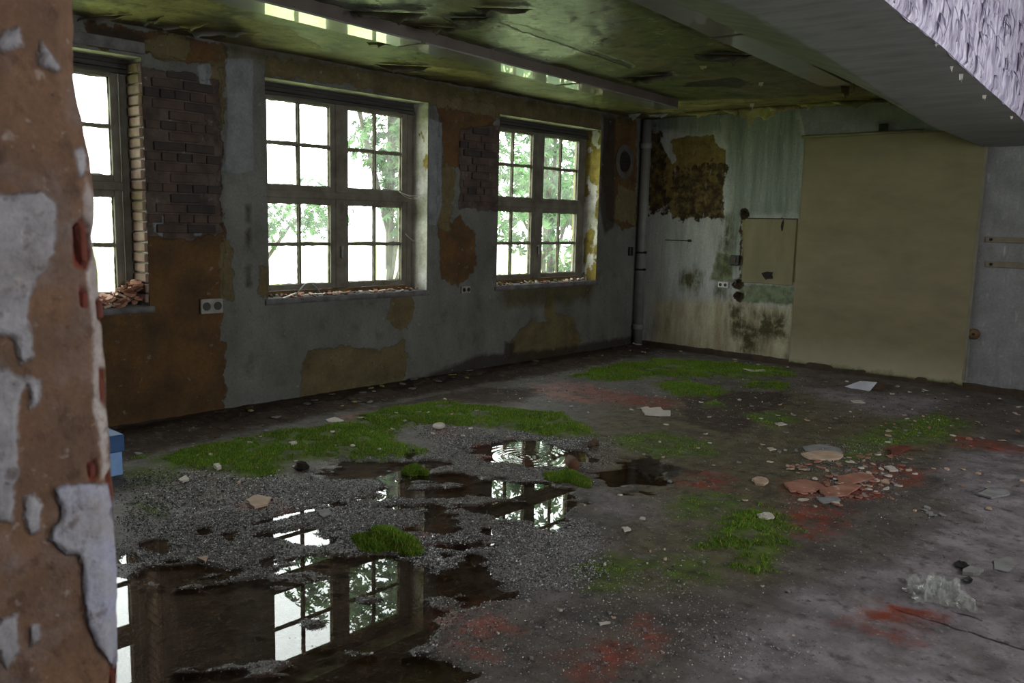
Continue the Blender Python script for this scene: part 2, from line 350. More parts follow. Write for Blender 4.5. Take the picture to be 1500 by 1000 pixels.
MAT['floor'] = layered('wet_floor', ((108, 99, 92), (46, 42, 40), 4.0), [
    dict(attr='dry', a=(146, 138, 142), b=(78, 72, 74), sc=4.5, amp=0.5, nsc=3, soft=0.22, rough=0.6),  # lighter dry floor, its lilac cast painted in for the cool daylight
    dict(attr='olv', a=(112, 100, 68), b=(50, 44, 33), sc=8, amp=0.6, nsc=4, soft=0.25, rough=0.6, opa=0.75),
    dict(attr='brown', a=(72, 54, 40), b=(38, 30, 24), sc=6, amp=0.35, nsc=4, soft=0.1, rough=0.85),
    dict(attr='wet', a=(70, 52, 40), b=(32, 26, 22), sc=4, amp=0.14, nsc=9, soft=0.03, rough=0.3),
    dict(attr='red', a=(146, 68, 48), b=(80, 45, 37), sc=7, amp=0.42, nsc=6, soft=0.14, rough=0.42, patchy=6, pb=0.3),
    dict(attr='moss', a=(92, 108, 38), b=(54, 62, 28), sc=9, amp=0.4, nsc=7, soft=0.10, rough=0.9, patchy=7, pb=0.7),
    dict(attr='seam', a=(40, 37, 36), b=(28, 26, 25), amp=0.01, nsc=12, soft=0.004)],
    rough=0.62, grain=110, bump=1.0, spec=0.35, overlays=[((36, 33, 31), 13, 0.54, 8, 0.65), ((132, 124, 118), 6.5, 0.58, 10, 0.35), ((168, 162, 156), 40, 0.62, 14, 0.5), ((30, 27, 25), 55, 0.62, 14, 0.6), ((150, 142, 136), 130, 0.64, 16, 0.5)])
floor = tag(link('floor', me, MAT['floor']), 'wet littered concrete floor of the ruined room', 'floor', kind='structure')

# water sheet with ripple rings under a drip
rc = PF(768, 669)
wx = lines((1.2, rc[0]-0.42, 0.1), (rc[0]-0.42, rc[0]+0.42, 0.01), (rc[0]+0.42, 5.15, 0.1)); wy = lines((-9.6, rc[1]-0.42, 0.1), (rc[1]-0.42, rc[1]+0.42, 0.01), (rc[1]+0.42, -3.6, 0.1))
ax_, ay_ = np.meshgrid(wx, wy, indexing='ij'); rr = np.hypot(ax_-rc[0], ay_-rc[1])
wz = 0.0007*np.cos(rr*2*math.pi/0.055)*np.exp(-(rr/0.20)**2)
me = mesh_np('puddle', np.stack([ax_, ay_, wz], -1).reshape(-1, 3), grid_faces(len(wx), len(wy)))
t = NT('puddle_water')
tr = t.n.new('ShaderNodeBsdfTransparent'); tr.inputs[0].default_value = (0.55, 0.47, 0.40, 1)
gl = t.n.new('ShaderNodeBsdfGlossy'); gl.inputs['Roughness'].default_value = 0.0; gl.inputs[0].default_value = (1, 1, 1, 1)
fr = t.n.new('ShaderNodeFresnel'); t.put(fr.inputs[0], t.mixf(t.geo.outputs['Backfacing'], 1.36, 1/1.36))
mx = t.n.new('ShaderNodeMixShader'); t.put(mx.inputs[0], fr.outputs[0]); t.t.links.new(tr.outputs[0], mx.inputs[1]); t.t.links.new(gl.outputs[0], mx.inputs[2]); t.t.links.new(mx.outputs[0], t.out.inputs[0])
MAT['water'] = t.m
tag(link('puddle', me, MAT['water']), 'dark shallow puddle mirroring the windows, with ripple rings from a drip', 'puddle')

# ------------------------------------------------------------------ window wall
cuts = []
for yc in WINY: cuts += [yc-WH, yc+WH]
segs = [(YB, cuts[0], 0.1)]
for a, b in zip(cuts, cuts[1:]+[0.02]): segs.append((a, b, 0.017))
WY = lines(*segs); WZ = lines((-0.05, WZ0, 0.017), (WZ0, WZ1, 0.017), (WZ1, H+0.02, 0.017))
gy2, gz2 = np.meshgrid(WY, WZ, indexing='ij')
ymid = (gy2[:-1, :-1]+gy2[1:, 1:])/2; zmid = (gz2[:-1, :-1]+gz2[1:, 1:])/2
keep = np.ones(ymid.shape, bool)
for yc in WINY: keep &= ~((abs(ymid-yc) < WH) & (zmid > WZ0) & (zmid < WZ1))
BRN = polys(PW, [[(60, 330), (215, 330), (300, 328), (306, 250), (302, 80), (320, 90), (328, 180), (322, 260), (328, 330), (328, 380), (326, 470), (330, 600), (330, 640), (60, 700)],
    [(120, 30), (330, 62), (330, 100), (212, 78), (130, 66)], [(640, 330), (676, 318), (697, 345), (696, 400), (672, 418), (650, 410)],
    [(640, 140), (725, 150), (722, 290), (700, 300), (680, 250), (650, 240)], [(895, 170), (932, 176), (932, 330), (912, 335), (890, 320), (880, 250)]])
OCH = polys(PW, [[(230, 50), (272, 52), (282, 75), (262, 92), (225, 84), (212, 66)], [(305, 88), (330, 92), (328, 200), (312, 180)], [(322, 355), (338, 352), (340, 438), (324, 440)],
    [(452, 512), (500, 506), (560, 512), (592, 500), (600, 535), (590, 556), (520, 578), (440, 588), (440, 545)], [(572, 430), (606, 430), (604, 460), (598, 482), (580, 480), (568, 468)],
    [(750, 500), (775, 470), (800, 470), (812, 458), (840, 465), (852, 500), (840, 525), (770, 535), (745, 532)], [(800, 430), (815, 430), (812, 470), (798, 470)],
    [(388, 85), (500, 98), (640, 122), (760, 145), (880, 168), (880, 190), (726, 172), (640, 155), (500, 122), (388, 112)], [(640, 225), (668, 250), (664, 300), (642, 290)],
    [(640, 290), (665, 300), (660, 340), (640, 335)], [(905, 270), (932, 280), (930, 330), (900, 320)], [(380, 390), (394, 395), (394, 436), (380, 430)]])
BRK = [[(-6.6, 0.5*0+1.42), (-6.6, 2.66), (-5.93, 2.62), (-5.90, 2.1), (-5.93, 1.45), (-6.2, 1.38)],
       [(-3.3, 1.72), (-3.28, 2.5), (-2.72, 2.6), (-2.72, 1.7)]]
PALE = polys(PW, [[(288, 95), (308, 92), (312, 125), (296, 132)], [(222, 312), (242, 316), (240, 348), (228, 340)], [(286, 330), (300, 334), (298, 346), (288, 344)], [(330, 85), (372, 85), (370, 150), (372, 250), (345, 255), (328, 250), (334, 180)],
    [(606, 165), (648, 180), (648, 300), (640, 330), (628, 330), (628, 170)]])
DARK = polys(PW, [[(520, 300), (522, 300), (522, 302)], [(130, 38), (215, 48), (215, 66), (130, 58)], [(884, 170), (902, 175), (900, 330), (885, 345), (878, 300)], [(360, 300), (366, 300), (366, 325), (361, 325)], [(359, 340), (367, 335), (367, 362), (361, 360)], [(361, 392), (368, 390), (367, 420), (361, 420)],  # one patch paints the shade of the recess over the left window
    [(600, 560), (700, 520), (800, 512), (940, 490), (940, 510), (740, 540), (600, 566)], [(740, 500), (756, 500), (752, 530), (736, 530)]])
brn, och, brk, pale, dark = [union(gy2, gz2, p, 0.4) for p in (BRN, OCH, BRK, PALE, DARK)]
GRN = polys(PW, [[(330, 60), (640, 118), (930, 172), (930, 184), (640, 136), (330, 80)], [(725, 405), (880, 400), (860, 440), (740, 450)]])
grn = union(gy2, gz2, GRN)
nz = fbm(gy2, gz2, 5, 5, 40)
xd = 0.004*fbm(gy2, gz2, 1.5, 3, 50)+0.002*fbm(gy2, gz2, 22, 2, 55)
xd = xd - 0.007*smooth(-0.01, 0.02, np.maximum(brn, och)+0.10*nz) - 0.020*smooth(-0.01, 0.03, brk+0.10*nz)
edge = np.ones_like(xd)
for yc in WINY:
    d = np.maximum(abs(gy2-yc)-WH, np.maximum(WZ0-gz2, gz2-WZ1)); edge = np.minimum(edge, smooth(0.0, 0.05, d))
xd = xd*np.where(edge < 0.001, 0, 1)
V = np.stack([xd, gy2, gz2], -1).reshape(-1, 3)
at = {'brn': brn.ravel(), 'och': och.ravel(), 'brk': brk.ravel(), 'pale': pale.ravel(), 'dark': dark.ravel(), 'grn': grn.ravel(), 'rev': np.full(V.shape[0], -0.4), 'roch': np.full(V.shape[0], -0.4)}
F = grid_faces(len(WY), len(WZ), keep, flip=False)
# outer leaf of the wall, 0.4 m behind, and reveals
Vs, Fs = [V], [F]; n0 = len(V); extra = {k: [v] for k, v in at.items()}
def add_grid(P, nu, nv, flip=False, rev=0.4, **kw):
    global n0
    Vs.append(P.reshape(-1, 3)); Fs.append(grid_faces(nu, nv, None, flip)+n0); n0 += nu*nv
    for k in extra:
        v = kw.get(k, np.full(nu*nv, rev if k == 'rev' else -0.4)); extra[k].append(np.asarray(v).ravel())
zc = np.array([-0.3, WZ0, WZ1, H+0.3]); ycs = [YB]+cuts+[0.4]
for a, b in zip(ycs[:-1:2], ycs[1::2]):
    uy, uz = np.meshgrid([a, b], [-0.6, H+0.4], indexing='ij'); add_grid(np.stack([np.full(uy.shape, -0.4), uy, uz], -1), 2, 2, True, -0.4)
for yc in WINY:
    for z0, z1 in ((-0.6, WZ0), (WZ1, H+0.4)):
        uy, uz = np.meshgrid([yc-WH, yc+WH], [z0, z1], indexing='ij'); add_grid(np.stack([np.full(uy.shape, -0.4), uy, uz], -1), 2, 2, True, -0.4)
    xs = np.linspace(0, -0.4, 25)
    for sgn in (-1, 1):
        ux, uz = np.meshgrid(xs, lines((WZ0, WZ1, 0.017)), indexing='ij')
        dy = 0.006*fbm(ux*3+yc, uz, 7, 4, 60)*smooth(0, -0.05, ux)
        add_grid(np.stack([ux, yc+sgn*(WH+dy), uz], -1), ux.shape[0], ux.shape[1], sgn < 0,
                 roch=(0.02+0.08*fbm(ux*2+yc, uz, 3, 4, 61)) if yc > -3 else -0.05+0.2*fbm(ux*2+yc, uz, 3, 4, 61))
    for z in (WZ0, WZ1):
        ux, uy = np.meshgrid(xs, lines((yc-WH, yc+WH, 0.03)), indexing='ij')
        add_grid(np.stack([ux, uy, np.full(ux.shape, z)], -1), ux.shape[0], ux.shape[1], z == WZ1)
me = mesh_np('wall_left', np.concatenate(Vs), np.concatenate(Fs), {k: np.concatenate(v) for k, v in extra.items()})
MAT['wall_left'] = layered('peeling_window_wall', ((114, 114, 108), (76, 76, 71), 2.2, (1, 1, 0.6)), [
    dict(attr='brn', a=(100, 74, 42), b=(62, 46, 30), sc=3, amp=0.24, nsc=8, rough=0.9, h=-1.5),
    dict(attr='och', a=(106, 97, 66), b=(80, 70, 47), sc=5, amp=0.2, nsc=8, rough=0.9, h=-1.2),
    dict(attr='brk', a=(96, 84, 76), b=(56, 46, 42), sc=7, amp=0.14, nsc=8, rough=0.95, h=-2),
    dict(attr='pale', a=(128, 132, 134), b=(98, 100, 100), sc=6, amp=0.06, nsc=12, h=0.6, rough=0.8),
    dict(attr='rev', a=(214, 211, 204), b=(142, 136, 122), sc=5, amp=0.0, h=0.0, rough=0.85),
    dict(attr='roch', a=(150, 134, 62), b=(86, 70, 30), sc=7, amp=0.12, nsc=8, rough=0.9, h=-1.2),
    dict(attr='grn', a=(84, 78, 38), b=(50, 46, 26), sc=6, amp=0.3, nsc=5, soft=0.12, rough=0.8, opa=0.8),
    dict(attr='dark', a=(52, 44, 36), b=(30, 26, 22), sc=6, amp=0.10, nsc=7, soft=0.05, opa=0.85)], rough=0.82, grain=70, bump=0.6, overlays=[((50, 47, 42), 4.5, 0.53, 5, 0.45), ((146, 145, 138), 15, 0.64, 14, 0.35), ((36, 32, 28), 38, 0.65, 20, 0.7)])
wall_left = tag(link('wall_left', me, MAT['wall_left']), 'window wall with peeling grey paint and ochre plaster', 'wall', kind='structure')

link('steel_lintel', box_mesh('steel_lintel', (-0.01, WINY[0]-WH-0.1, 2.735), (0.028, WINY[0]+WH+0.02, 2.815), 0.004), MAT['sill'], wall_left)
# exposed bricks, each a piece of the wall
rng = random.Random(5)
bm = bmesh.new(); bm_box(bm, (-0.03, -0.118, -0.032), (0.0, 0.118, 0.032)); brick_me = bm_mesh(bm, 'brick', bevel=0.005)
bm = bmesh.new(); bm_box(bm, (-0.03, -0.055, -0.032), (0.0, 0.055, 0.032)); header_me = bm_mesh(bm, 'brick_header', bevel=0.005)
variants = []
for mname in ('brick', 'brick_b', 'brick'):
    for src in (brick_me, header_me):
        m_ = src.copy(); m_.materials.append(MAT[mname]); variants.append(m_)
def brick_field(poly, y0, y1, z0, z1):
    row = 0; z = z0+0.04
    while z < z1:
        y = y0+0.06-(row % 2)*0.12
        while y < y1:
            hd = (row % 3 == 2); L = 0.12 if hd else 0.246
            s_ = sdf(np.array([y]), np.array([z]), poly)[0]
            half = 0.055 if hd else 0.118
            if s_ > rng.uniform(-0.03, 0.05) and y-half > y0 and y+half < y1:
                me_ = variants[(1 if hd else 0)+2*rng.choice((0, 0, 1, 2))]
                o = link('brick', me_, None, wall_left, (-0.006+rng.uniform(-0.005, 0.004), y+rng.uniform(-0.004, 0.004), z), (rng.uniform(-0.02, 0.02), 0, rng.uniform(-0.02, 0.02)))
            y += L
        z += 0.077; row += 1
brick_field(BRK[0], -6.52, -5.9, 1.36, 2.68)
brick_field(BRK[1], -3.3, -2.735, 1.7, 2.6)
# bare brick ends in the left window's reveal
bm = bmesh.new(); bm_box(bm, (-0.10, -0.028, -0.033), (0.10, 0.0, 0.033)); rb = bm_mesh(bm, 'reveal_brick', bevel=0.007); rb.materials.append(MAT['brick_light'])
z = WZ0+0.06; k = 0
while z < WZ1-0.03:
    link('brick', rb, None, wall_left, (-0.105+rng.uniform(-0.006, 0.006), WINY[0]+WH+rng.uniform(-0.001, 0.006), z), (0, rng.uniform(-0.02, 0.02), rng.uniform(-0.03, 0.03)))
    z += 0.077

# ------------------------------------------------------------------ back wall
BX = lines((-0.02, 4.7, 0.02), (4.7, XR, 0.15)); BZ = lines((-0.05, H+0.02, 0.018), (H+0.02, 3.75, 0.1))
gx3, gz3 = np.meshgrid(BX, BZ, indexing='ij')
BOCH = polys(PB, [[(982, 205), (1000, 200), (1045, 198), (1052, 215), (1064, 218), (1062, 250), (1058, 300), (1062, 318), (985, 320), (978, 300), (955, 312), (948, 300), (948, 195), (965, 195), (970, 215), (985, 240), (990, 235)]])
BDRK = polys(PB, [[(948, 185), (968, 190), (975, 260), (978, 310), (948, 312)], [(985, 250), (1062, 235), (1058, 318), (985, 320)]])
BBLU = polys(PB, [[(1050, 160), (1172, 155), (1176, 315), (1088, 316), (1080, 410), (1062, 380), (1068, 300), (1066, 215)], [(945, 170), (1060, 165), (1060, 196), (945, 190)]])
BTAN = polys(PB, [[(1087, 319), (1170, 321), (1168, 414), (1086, 412)]])
BBAND = polys(PB, [[(1086, 415), (1165, 419), (1164, 446), (1086, 442)], [(1050, 370), (1075, 372), (1072, 412), (1040, 410)]])
BLOW = polys(PB, [[(960, 440), (1085, 444), (1166, 448), (1164, 530), (1100, 525), (1020, 515), (955, 505)]])
BSTN = polys(PB, [[(1070, 445), (1092, 447), (1095, 500), (1068, 490)], [(1105, 455), (1150, 460), (1155, 495), (1110, 500)], [(1050, 418), (1066, 420), (1062, 436), (1046, 430)], [(1000, 395), (1030, 398), (1020, 425), (995, 420)], [(1062, 320), (1072, 320), (1070, 410), (1054, 405)],
    [(1150, 520), (1250, 530), (1300, 560), (1160, 545)], [(1090, 470), (1120, 470), (1110, 520), (1080, 515)]])
BCON = polys(PB, [[(1405, 150), (1700, 100), (1700, 640), (1405, 572), (1415, 570), (1440, 220)], [(1170, 155), (1345, 150), (1390, 190), (1180, 202)]])
bo, bd, bb, bt, bn, bl_, bs, bc = [union(gx3, gz3, p) for p in (BOCH, BDRK, BBLU, BTAN, BBAND, BLOW, BSTN, BCON)]
yd = 0.004*fbm(gx3, gz3, 1.4, 3, 70)+0.0015*fbm(gx3, gz3, 25, 2, 71)+0.008*smooth(0, 0.02, bo+0.04*fbm(gx3, gz3, 8, 4, 72))
# broken-out sockets and holes in the plaster
for (px, py, r_) in ((1090, 313, 0.07), (1125, 403, 0.085), (1081, 416, 0.075), (1082, 434, 0.07), (1427, 489, 0.0)):
    if r_:
        c = PB(px, py); d = np.hypot(gx3-c[0], (gz3-c[1])*1.1)+0.03*fbm(gx3, gz3, 14, 3, 73); yd = yd+0.05*smooth(r_, r_*0.6, d)
hol = np.full(gx3.shape, -0.4)
for (px, py, r_) in ((1090, 313, 0.07), (1125, 403, 0.085), (1081, 416, 0.075), (1082, 434, 0.07), (1146, 322, 0.03)):
    c = PB(px, py); hol = np.maximum(hol, r_-np.hypot(gx3-c[0], (gz3-c[1])*1.1))
hol = np.maximum(hol, union(gx3, gz3, polys(PB, [[(1160, 482), (1165, 448), (1170, 450), (1168, 470), (1164, 486)], [(1162, 500), (1166, 498), (1165, 522), (1161, 520)], [(1084, 322), (1087, 322), (1086, 410), (1083, 408)]])))
me = mesh_np('wall_back', np.stack([gx3, yd, gz3], -1).reshape(-1, 3), grid_faces(len(BX), len(BZ)),
             {'och': bo.ravel(), 'drk': bd.ravel(), 'blu': bb.ravel(), 'tan': bt.ravel(), 'band': bn.ravel(), 'low': bl_.ravel(), 'stn': bs.ravel(), 'con': bc.ravel(), 'hol': hol.ravel()})
MAT['wall_back'] = layered('stained_back_wall', ((176, 176, 170), (118, 119, 114), 3.0, (1.8, 1, 0.4)), [
    dict(attr='blu', a=(134, 140, 128), b=(86, 94, 84), sc=3, vec=(3.5, 1, 0.3), amp=0.22, nsc=5, soft=0.10, rough=0.7),
    dict(attr='low', a=(184, 176, 150), b=(126, 116, 90), sc=3.5, vec=(2, 1, 0.5), amp=0.3, nsc=5, soft=0.12, rough=0.75),
    dict(attr='tan', a=(128, 118, 78), b=(104, 96, 62), sc=3, amp=0.01, nsc=6, rough=0.8, h=-0.6),
    dict(attr='band', a=(122, 132, 106), b=(72, 80, 56), sc=9, amp=0.14, nsc=8, soft=0.03, rough=0.8),
    dict(attr='con', a=(136, 136, 136), b=(106, 106, 106), sc=4, amp=0.03, nsc=6, soft=0.02, rough=0.8),
    dict(attr='och', a=(118, 102, 52), b=(74, 58, 26), sc=8, amp=0.13, nsc=9, rough=0.9, h=-1.5),
    dict(attr='drk', a=(54, 40, 18), b=(40, 30, 16), sc=9, amp=0.5, nsc=9, soft=0.03, rough=0.9, patchy=9, pb=0.2, h=-1),
    dict(attr='stn', a=(88, 88, 46), b=(46, 44, 26), sc=9, amp=0.4, nsc=6, soft=0.14, patchy=9, pb=0.45, nvec=(2.4, 1, 0.5)),
    dict(attr='hol', a=(66, 50, 28), b=(26, 20, 14), sc=12, amp=0.10, nsc=14, rough=0.95)], rough=0.78, grain=70, bump=0.5, overlays=[((78, 78, 60), 5, 0.55, 5, 0.35, (2.5, 1, 0.4)), ((190, 190, 184), 9, 0.60, 9, 0.3, (2, 1, 0.6)), ((52, 50, 32), 30, 0.64, 12, 0.55)])
wall_back = tag(link('wall_back', me, MAT['wall_back']), 'back wall with stained grey paint', 'wall', kind='structure')
# unseen right and rear walls; the right one has openings added for daylight
MAT['plainwall'] = plain('dull_wall_paint', (120, 118, 114), (92, 88, 82), 2, rough=0.9)
bm = bmesh.new(); ys = [YB-0.3]+[v for yc in sorted(RWINY) for v in (yc-0.75, yc+0.75)]+[0.3]
for a, b in zip(ys[::2], ys[1::2]): bm_box(bm, (XR, a, -0.1), (XR+0.3, b, 3.9))
for yc in RWINY: bm_box(bm, (XR, yc-0.75, -0.1), (XR+0.3, yc+0.75, 1.1)); bm_box(bm, (XR, yc-0.75, 3.0), (XR+0.3, yc+0.75, 3.9))
tag(link('wall_right', bm_mesh(bm, 'wall_right'), MAT['plainwall']), 'unseen opposite wall with holes added to let daylight in', 'wall', kind='structure')
tag(link('wall_rear', box_mesh('wall_rear', (-0.4, YB-0.3, -0.1), (XR+0.3, YB, 3.9)), MAT['plainwall']), 'rear wall behind the viewer', 'wall', kind='structure')
for nm, x0, x1 in (('baseboard_back', 0.02, 2.2), ('baseboard_far', 2.2, 4.75)):
    g = lines((x0, x1, 0.02)); bx_, bs_ = np.meshgrid(g, np.arange(4), indexing='ij')
    hh = 0.078+0.010*fbm(bx_, bx_*0, 9, 3, 80); dd = 0.022+0.004*fbm(bx_, bx_*0+3, 7, 3, 81)
    P = np.stack([bx_, np.choose(bs_, [-dd, -dd, -dd*0.8, 0.01+0*dd]), np.choose(bs_, [-0.02+0*hh, hh*0.8, hh, hh*1.02])], -1)
    o = link(nm, mesh_np(nm, P.reshape(-1, 3), grid_faces(len(g), 4, None, True)), plain('dark_skirting_'+nm, (74, 58, 42), (38, 30, 24), 8, rough=0.85, bump=0.5))
    tag(o, 'dark rotten skirting along the foot of the back wall' if x0 < 1 else 'dark skirting below the large olive sheet', 'skirting', kind='structure')

# ------------------------------------------------------------------ ceiling and beam
CX = lines((-0.02, 4.64, 0.022)); CY = lines((YB, -7.2, 0.15), (-7.2, 0.02, 0.022))
gx4, gy4 = np.meshgrid(CX, CY, indexing='ij')
CWHT = polys(PC, [[(715, 90), (720, 30), (740, 0), (900, -20), (910, 40), (880, 70), (830, 80), (780, 100)], [(470, 0), (640, -20), (640, 25), (560, 30)]])
CGRN = polys(PC, [[(520, 70), (600, 75), (640, 90), (560, 85)], [(640, 60), (720, 30), (800, 60), (900, 90), (1010, 120), (1110, 140), (1000, 150), (800, 105), (700, 80)], [(900, 0), (960, 20), (1060, 70), (1120, 110), (1010, 105), (930, 60)], [(770, 118), (900, 145), (960, 158), (860, 145)], [(400, 25), (520, 50), (640, 70), (640, 85), (500, 66), (400, 40)]])
CYEL = polys(PC, [[(120, 0), (300, -10), (330, 10), (250, 30), (130, 30)], [(340, 20), (420, 40), (470, 70), (380, 70)], [(940, 150), (1180, 140), (1330, 130), (1340, 150), (1180, 160), (950, 172)], [(540, 80), (700, 105), (740, 120), (600, 100)]])
CGRY = [[(3.45, 0.2), (3.45, -13), (9.3, -13), (9.3, 0.2)]]
CBRN = polys(PC, [[(330, 65), (640, 115), (880, 160), (880, 170), (640, 130), (330, 85)], [(640, 40), (740, 10), (760, 40), (680, 60)], [(420, 0), (560, 10), (640, 10), (640, 50), (520, 30)]])
CDRK = polys(PC, [[(720, 25), (760, 34), (860, 70), (930, 95), (925, 99), (850, 74), (750, 40)], [(1010, 120), (1075, 112), (1100, 120), (1085, 128), (1000, 126)], [(640, 20), (720, 10), (735, 28), (680, 45)], [(1020, 80), (1060, 72), (1105, 82), (1060, 90), (1022, 88)], [(560, 95), (620, 103), (625, 106), (560, 101)], [(905, 113), (985, 103), (990, 112), (920, 120)]])
cw, cg, cy_, cgr, cb, cdk = [union(gx4, gy4, p) for p in (CWHT, CGRN, CYEL, CGRY, CBRN, CDRK)]
zd = -0.006*fbm(gx4, gy4, 2, 4, 90)-0.004*fbm(gx4, gy4, 14, 3, 91)-0.012*np.abs(fbm(gx4, gy4, 4.5, 3, 92))
me = mesh_np('ceiling', np.stack([gx4, gy4, H+zd], -1).reshape(-1, 3), grid_faces(len(CX), len(CY), None, True),
             {'wht': cw.ravel(), 'grn': cg.ravel(), 'yel': cy_.ravel(), 'gry': cgr.ravel(), 'brn': cb.ravel(), 'drk': cdk.ravel()})
MAT['ceiling'] = layered('mouldy_ceiling', ((122, 114, 76), (68, 62, 42), 3.0), [
    dict(attr='brn', a=(84, 66, 40), b=(50, 38, 26), sc=4, amp=0.3, nsc=4, soft=0.1, rough=0.7),
    dict(attr='grn', a=(104, 110, 56), b=(58, 62, 34), sc=7, amp=0.5, nsc=3, soft=0.18, rough=0.55),
    dict(attr='yel', a=(162, 152, 104), b=(112, 102, 62), sc=5, amp=0.3, nsc=4, soft=0.06, rough=0.7, h=0.8),
    dict(attr='wht', a=(156, 164, 150), b=(110, 116, 104), sc=4, amp=0.4, nsc=4, soft=0.12, rough=0.25),
    dict(attr='drk', a=(44, 38, 28), b=(30, 26, 20), sc=9, amp=0.10, nsc=8, soft=0.03, h=-1.5),
    dict(attr='gry', a=(140, 139, 140), b=(110, 108, 110), sc=3, amp=0.05, nsc=6, rough=0.8)], rough=0.5, grain=60, bump=0.8, spec=0.45, overlays=[((44, 40, 26), 6, 0.53, 7, 0.6), ((158, 152, 120), 9, 0.60, 14, 0.4), ((38, 34, 24), 30, 0.62, 14, 0.55)])
ceiling = tag(link('ceiling', me, MAT['ceiling']), 'mouldy green ceiling with peeling paint', 'ceiling', kind='structure')
link('roof_slab', box_mesh('roof_slab', (-0.4, YB-0.3, H+0.05), (4.64, 0.4, H+0.3)), MAT['plainwall'], ceiling)
link('high_bay_slab', box_mesh('high_bay_slab', (4.3, YB-0.3, 3.7), (XR+0.3, 0.4, 4.0)), MAT['plainwall'], ceiling)
link('bay_infill', box_mesh('bay_infill', (4.3, YB-0.3, H+0.04), (4.63, 0.4, 3.72)), MAT['plainwall'], ceiling)

XB = 4.65
gbx = lines((3.27, 3.97, 0.03), (3.97, XB, 0.03)); gby = lines((YB, -6.5, 0.2), (-6.5, 0.0, 0.03))
hx, hy = np.meshgrid(gbx, gby, indexing='ij')
dep = np.interp(hy, [-12.5, -7, -4.8, -3.8, -2.9, -1.6, 0], [0.12, 0.13, 0.165, 0.235, 0.33, 0.455, 0.5])
rmp = np.clip((hx-3.27)/0.69, 0, 1)
hz = H-0.004-dep*rmp+0.003*fbm(hx, hy, 6, 4, 95)
me = mesh_np('beam_soffit', np.stack([hx, hy, hz], -1).reshape(-1, 3), grid_faces(len(gbx), len(gby), None, True))
MAT['soffit'] = plain('grey_concrete_soffit', (142, 141, 142), (112, 110, 112), 3, (0.7, 3, 1), rough=0.8, bump=0.5, grain=30)
beam = tag(link('ceiling_beam', me, MAT['soffit']), 'haunched grey concrete beam with peeling side tinted lilac for the cool light', 'beam', kind='structure')
fy_ = lines((YB, -7, 0.2), (-7, 0.0, 0.014)); fv = np.linspace(0, 1, 60)
by_, bv_ = np.meshgrid(fy_, fv, indexing='ij')
zb = H-0.004-np.interp(by_, [-12.5, -7, -4.8, -3.8, -2.9, -1.6, 0], [0.12, 0.13, 0.165, 0.235, 0.33, 0.455, 0.5])+0.012*fbm(by_, by_*0, 7, 3, 96)*(bv_ < 0.02)
HR = 3.7
zz = zb+(HR-zb)*bv_
xo = XB+0.018*np.abs(fbm(by_, zz*0.35, 13, 4, 97))+0.012*np.abs(fbm(by_, zz*0.3, 32, 2, 98))
xo = np.where(bv_ < 0.02, XB-0.005, xo)
me = mesh_np('beam_side', np.stack([xo, by_, zz], -1).reshape(-1, 3), grid_faces(len(fy_), 60, None, False))
MAT['lavender'] = plain('lilac_lit_peeling_paint', (226, 221, 236), (120, 110, 140), 7, (1, 4.0, 0.8), rough=0.6, bump=0.7, grain=40, contrast=3.0)  # lavender tint puts the cool light from the right into the paint
link('painted_side', me, MAT['lavender'], beam)

# ------------------------------------------------------------------ foreground pier
PY0 = -8.83
def edge_y(z):
    return PY0 + 0.013*fbm(z, z*0, 6, 4, 101) + np.interp(z, [0, .9, 1.0, 1.2, 1.40, 1.50, 1.56, 1.62, 1.68, 1.72, 1.8, 3.0], [0.0, 0.0, 0.002, 0.0, 0.002, 0.004, -0.004, 0.002, -0.004, -0.012, -0.022, -0.024])
pz = lines((-0.02, 0.7, 0.02), (0.7, 2.0, 0.0045), (2.0, H, 0.02))
ps = np.concatenate([np.linspace(-0.40, -0.03, 12), np.linspace(-0.025, 0.30, 90), np.linspace(0.33, 2.2, 30)])
s2, z2 = np.meshgrid(ps, pz, indexing='ij'); ey = edge_y(z2)
c_ = 0.020+0.008*fbm(z2, z2*0, 8, 3, 102)                 # broken corner
px_ = np.where(s2 < -0.0, PIERX-c_+np.minimum(s2+0.0, 0), PIERX-c_*np.clip(1-s2/0.03, 0, 1))
py_ = np.where(s2 < 0, ey, ey-s2)
PWHT = polys(PP, [[(-60, 280), (20, 288), (60, 276), (80, 296), (84, 340), (82, 372), (60, 402), (44, 424), (40, 470), (48, 520), (30, 530), (20, 490), (-60, 480)], [(-40, 545), (10, 540), (36, 560), (25, 600), (24, 700), (20, 765), (-40, 760)], [(34, 728), (50, 722), (64, 740), (60, 778), (44, 784), (34, 760)], [(112, 222), (128, 212), (136, 226), (134, 250), (120, 256)],
    [(0, 905), (25, 900), (28, 950), (10, 980), (-20, 940)], [(40, 915), (58, 912), (62, 935), (46, 945)], [(36, 552), (56, 556), (58, 590), (42, 598)], [(-10, 60), (30, 35), (36, 66), (4, 72)], [(60, 60), (90, 100), (84, 110), (60, 90)]])
PLIL = polys(PP, [[(78, 716), (98, 708), (150, 708), (164, 712), (172, 760), (176, 850), (184, 965), (176, 990), (140, 945), (124, 905), (118, 830), (112, 812), (96, 812), (72, 790), (76, 772), (86, 762), (90, 748)]])
PEDG = polys(PP, [[(132, 262), (150, 300), (158, 420), (160, 560), (166, 640), (162, 700), (150, 700), (148, 640), (138, 600), (140, 520), (135, 430), (128, 340), (124, 280)]])
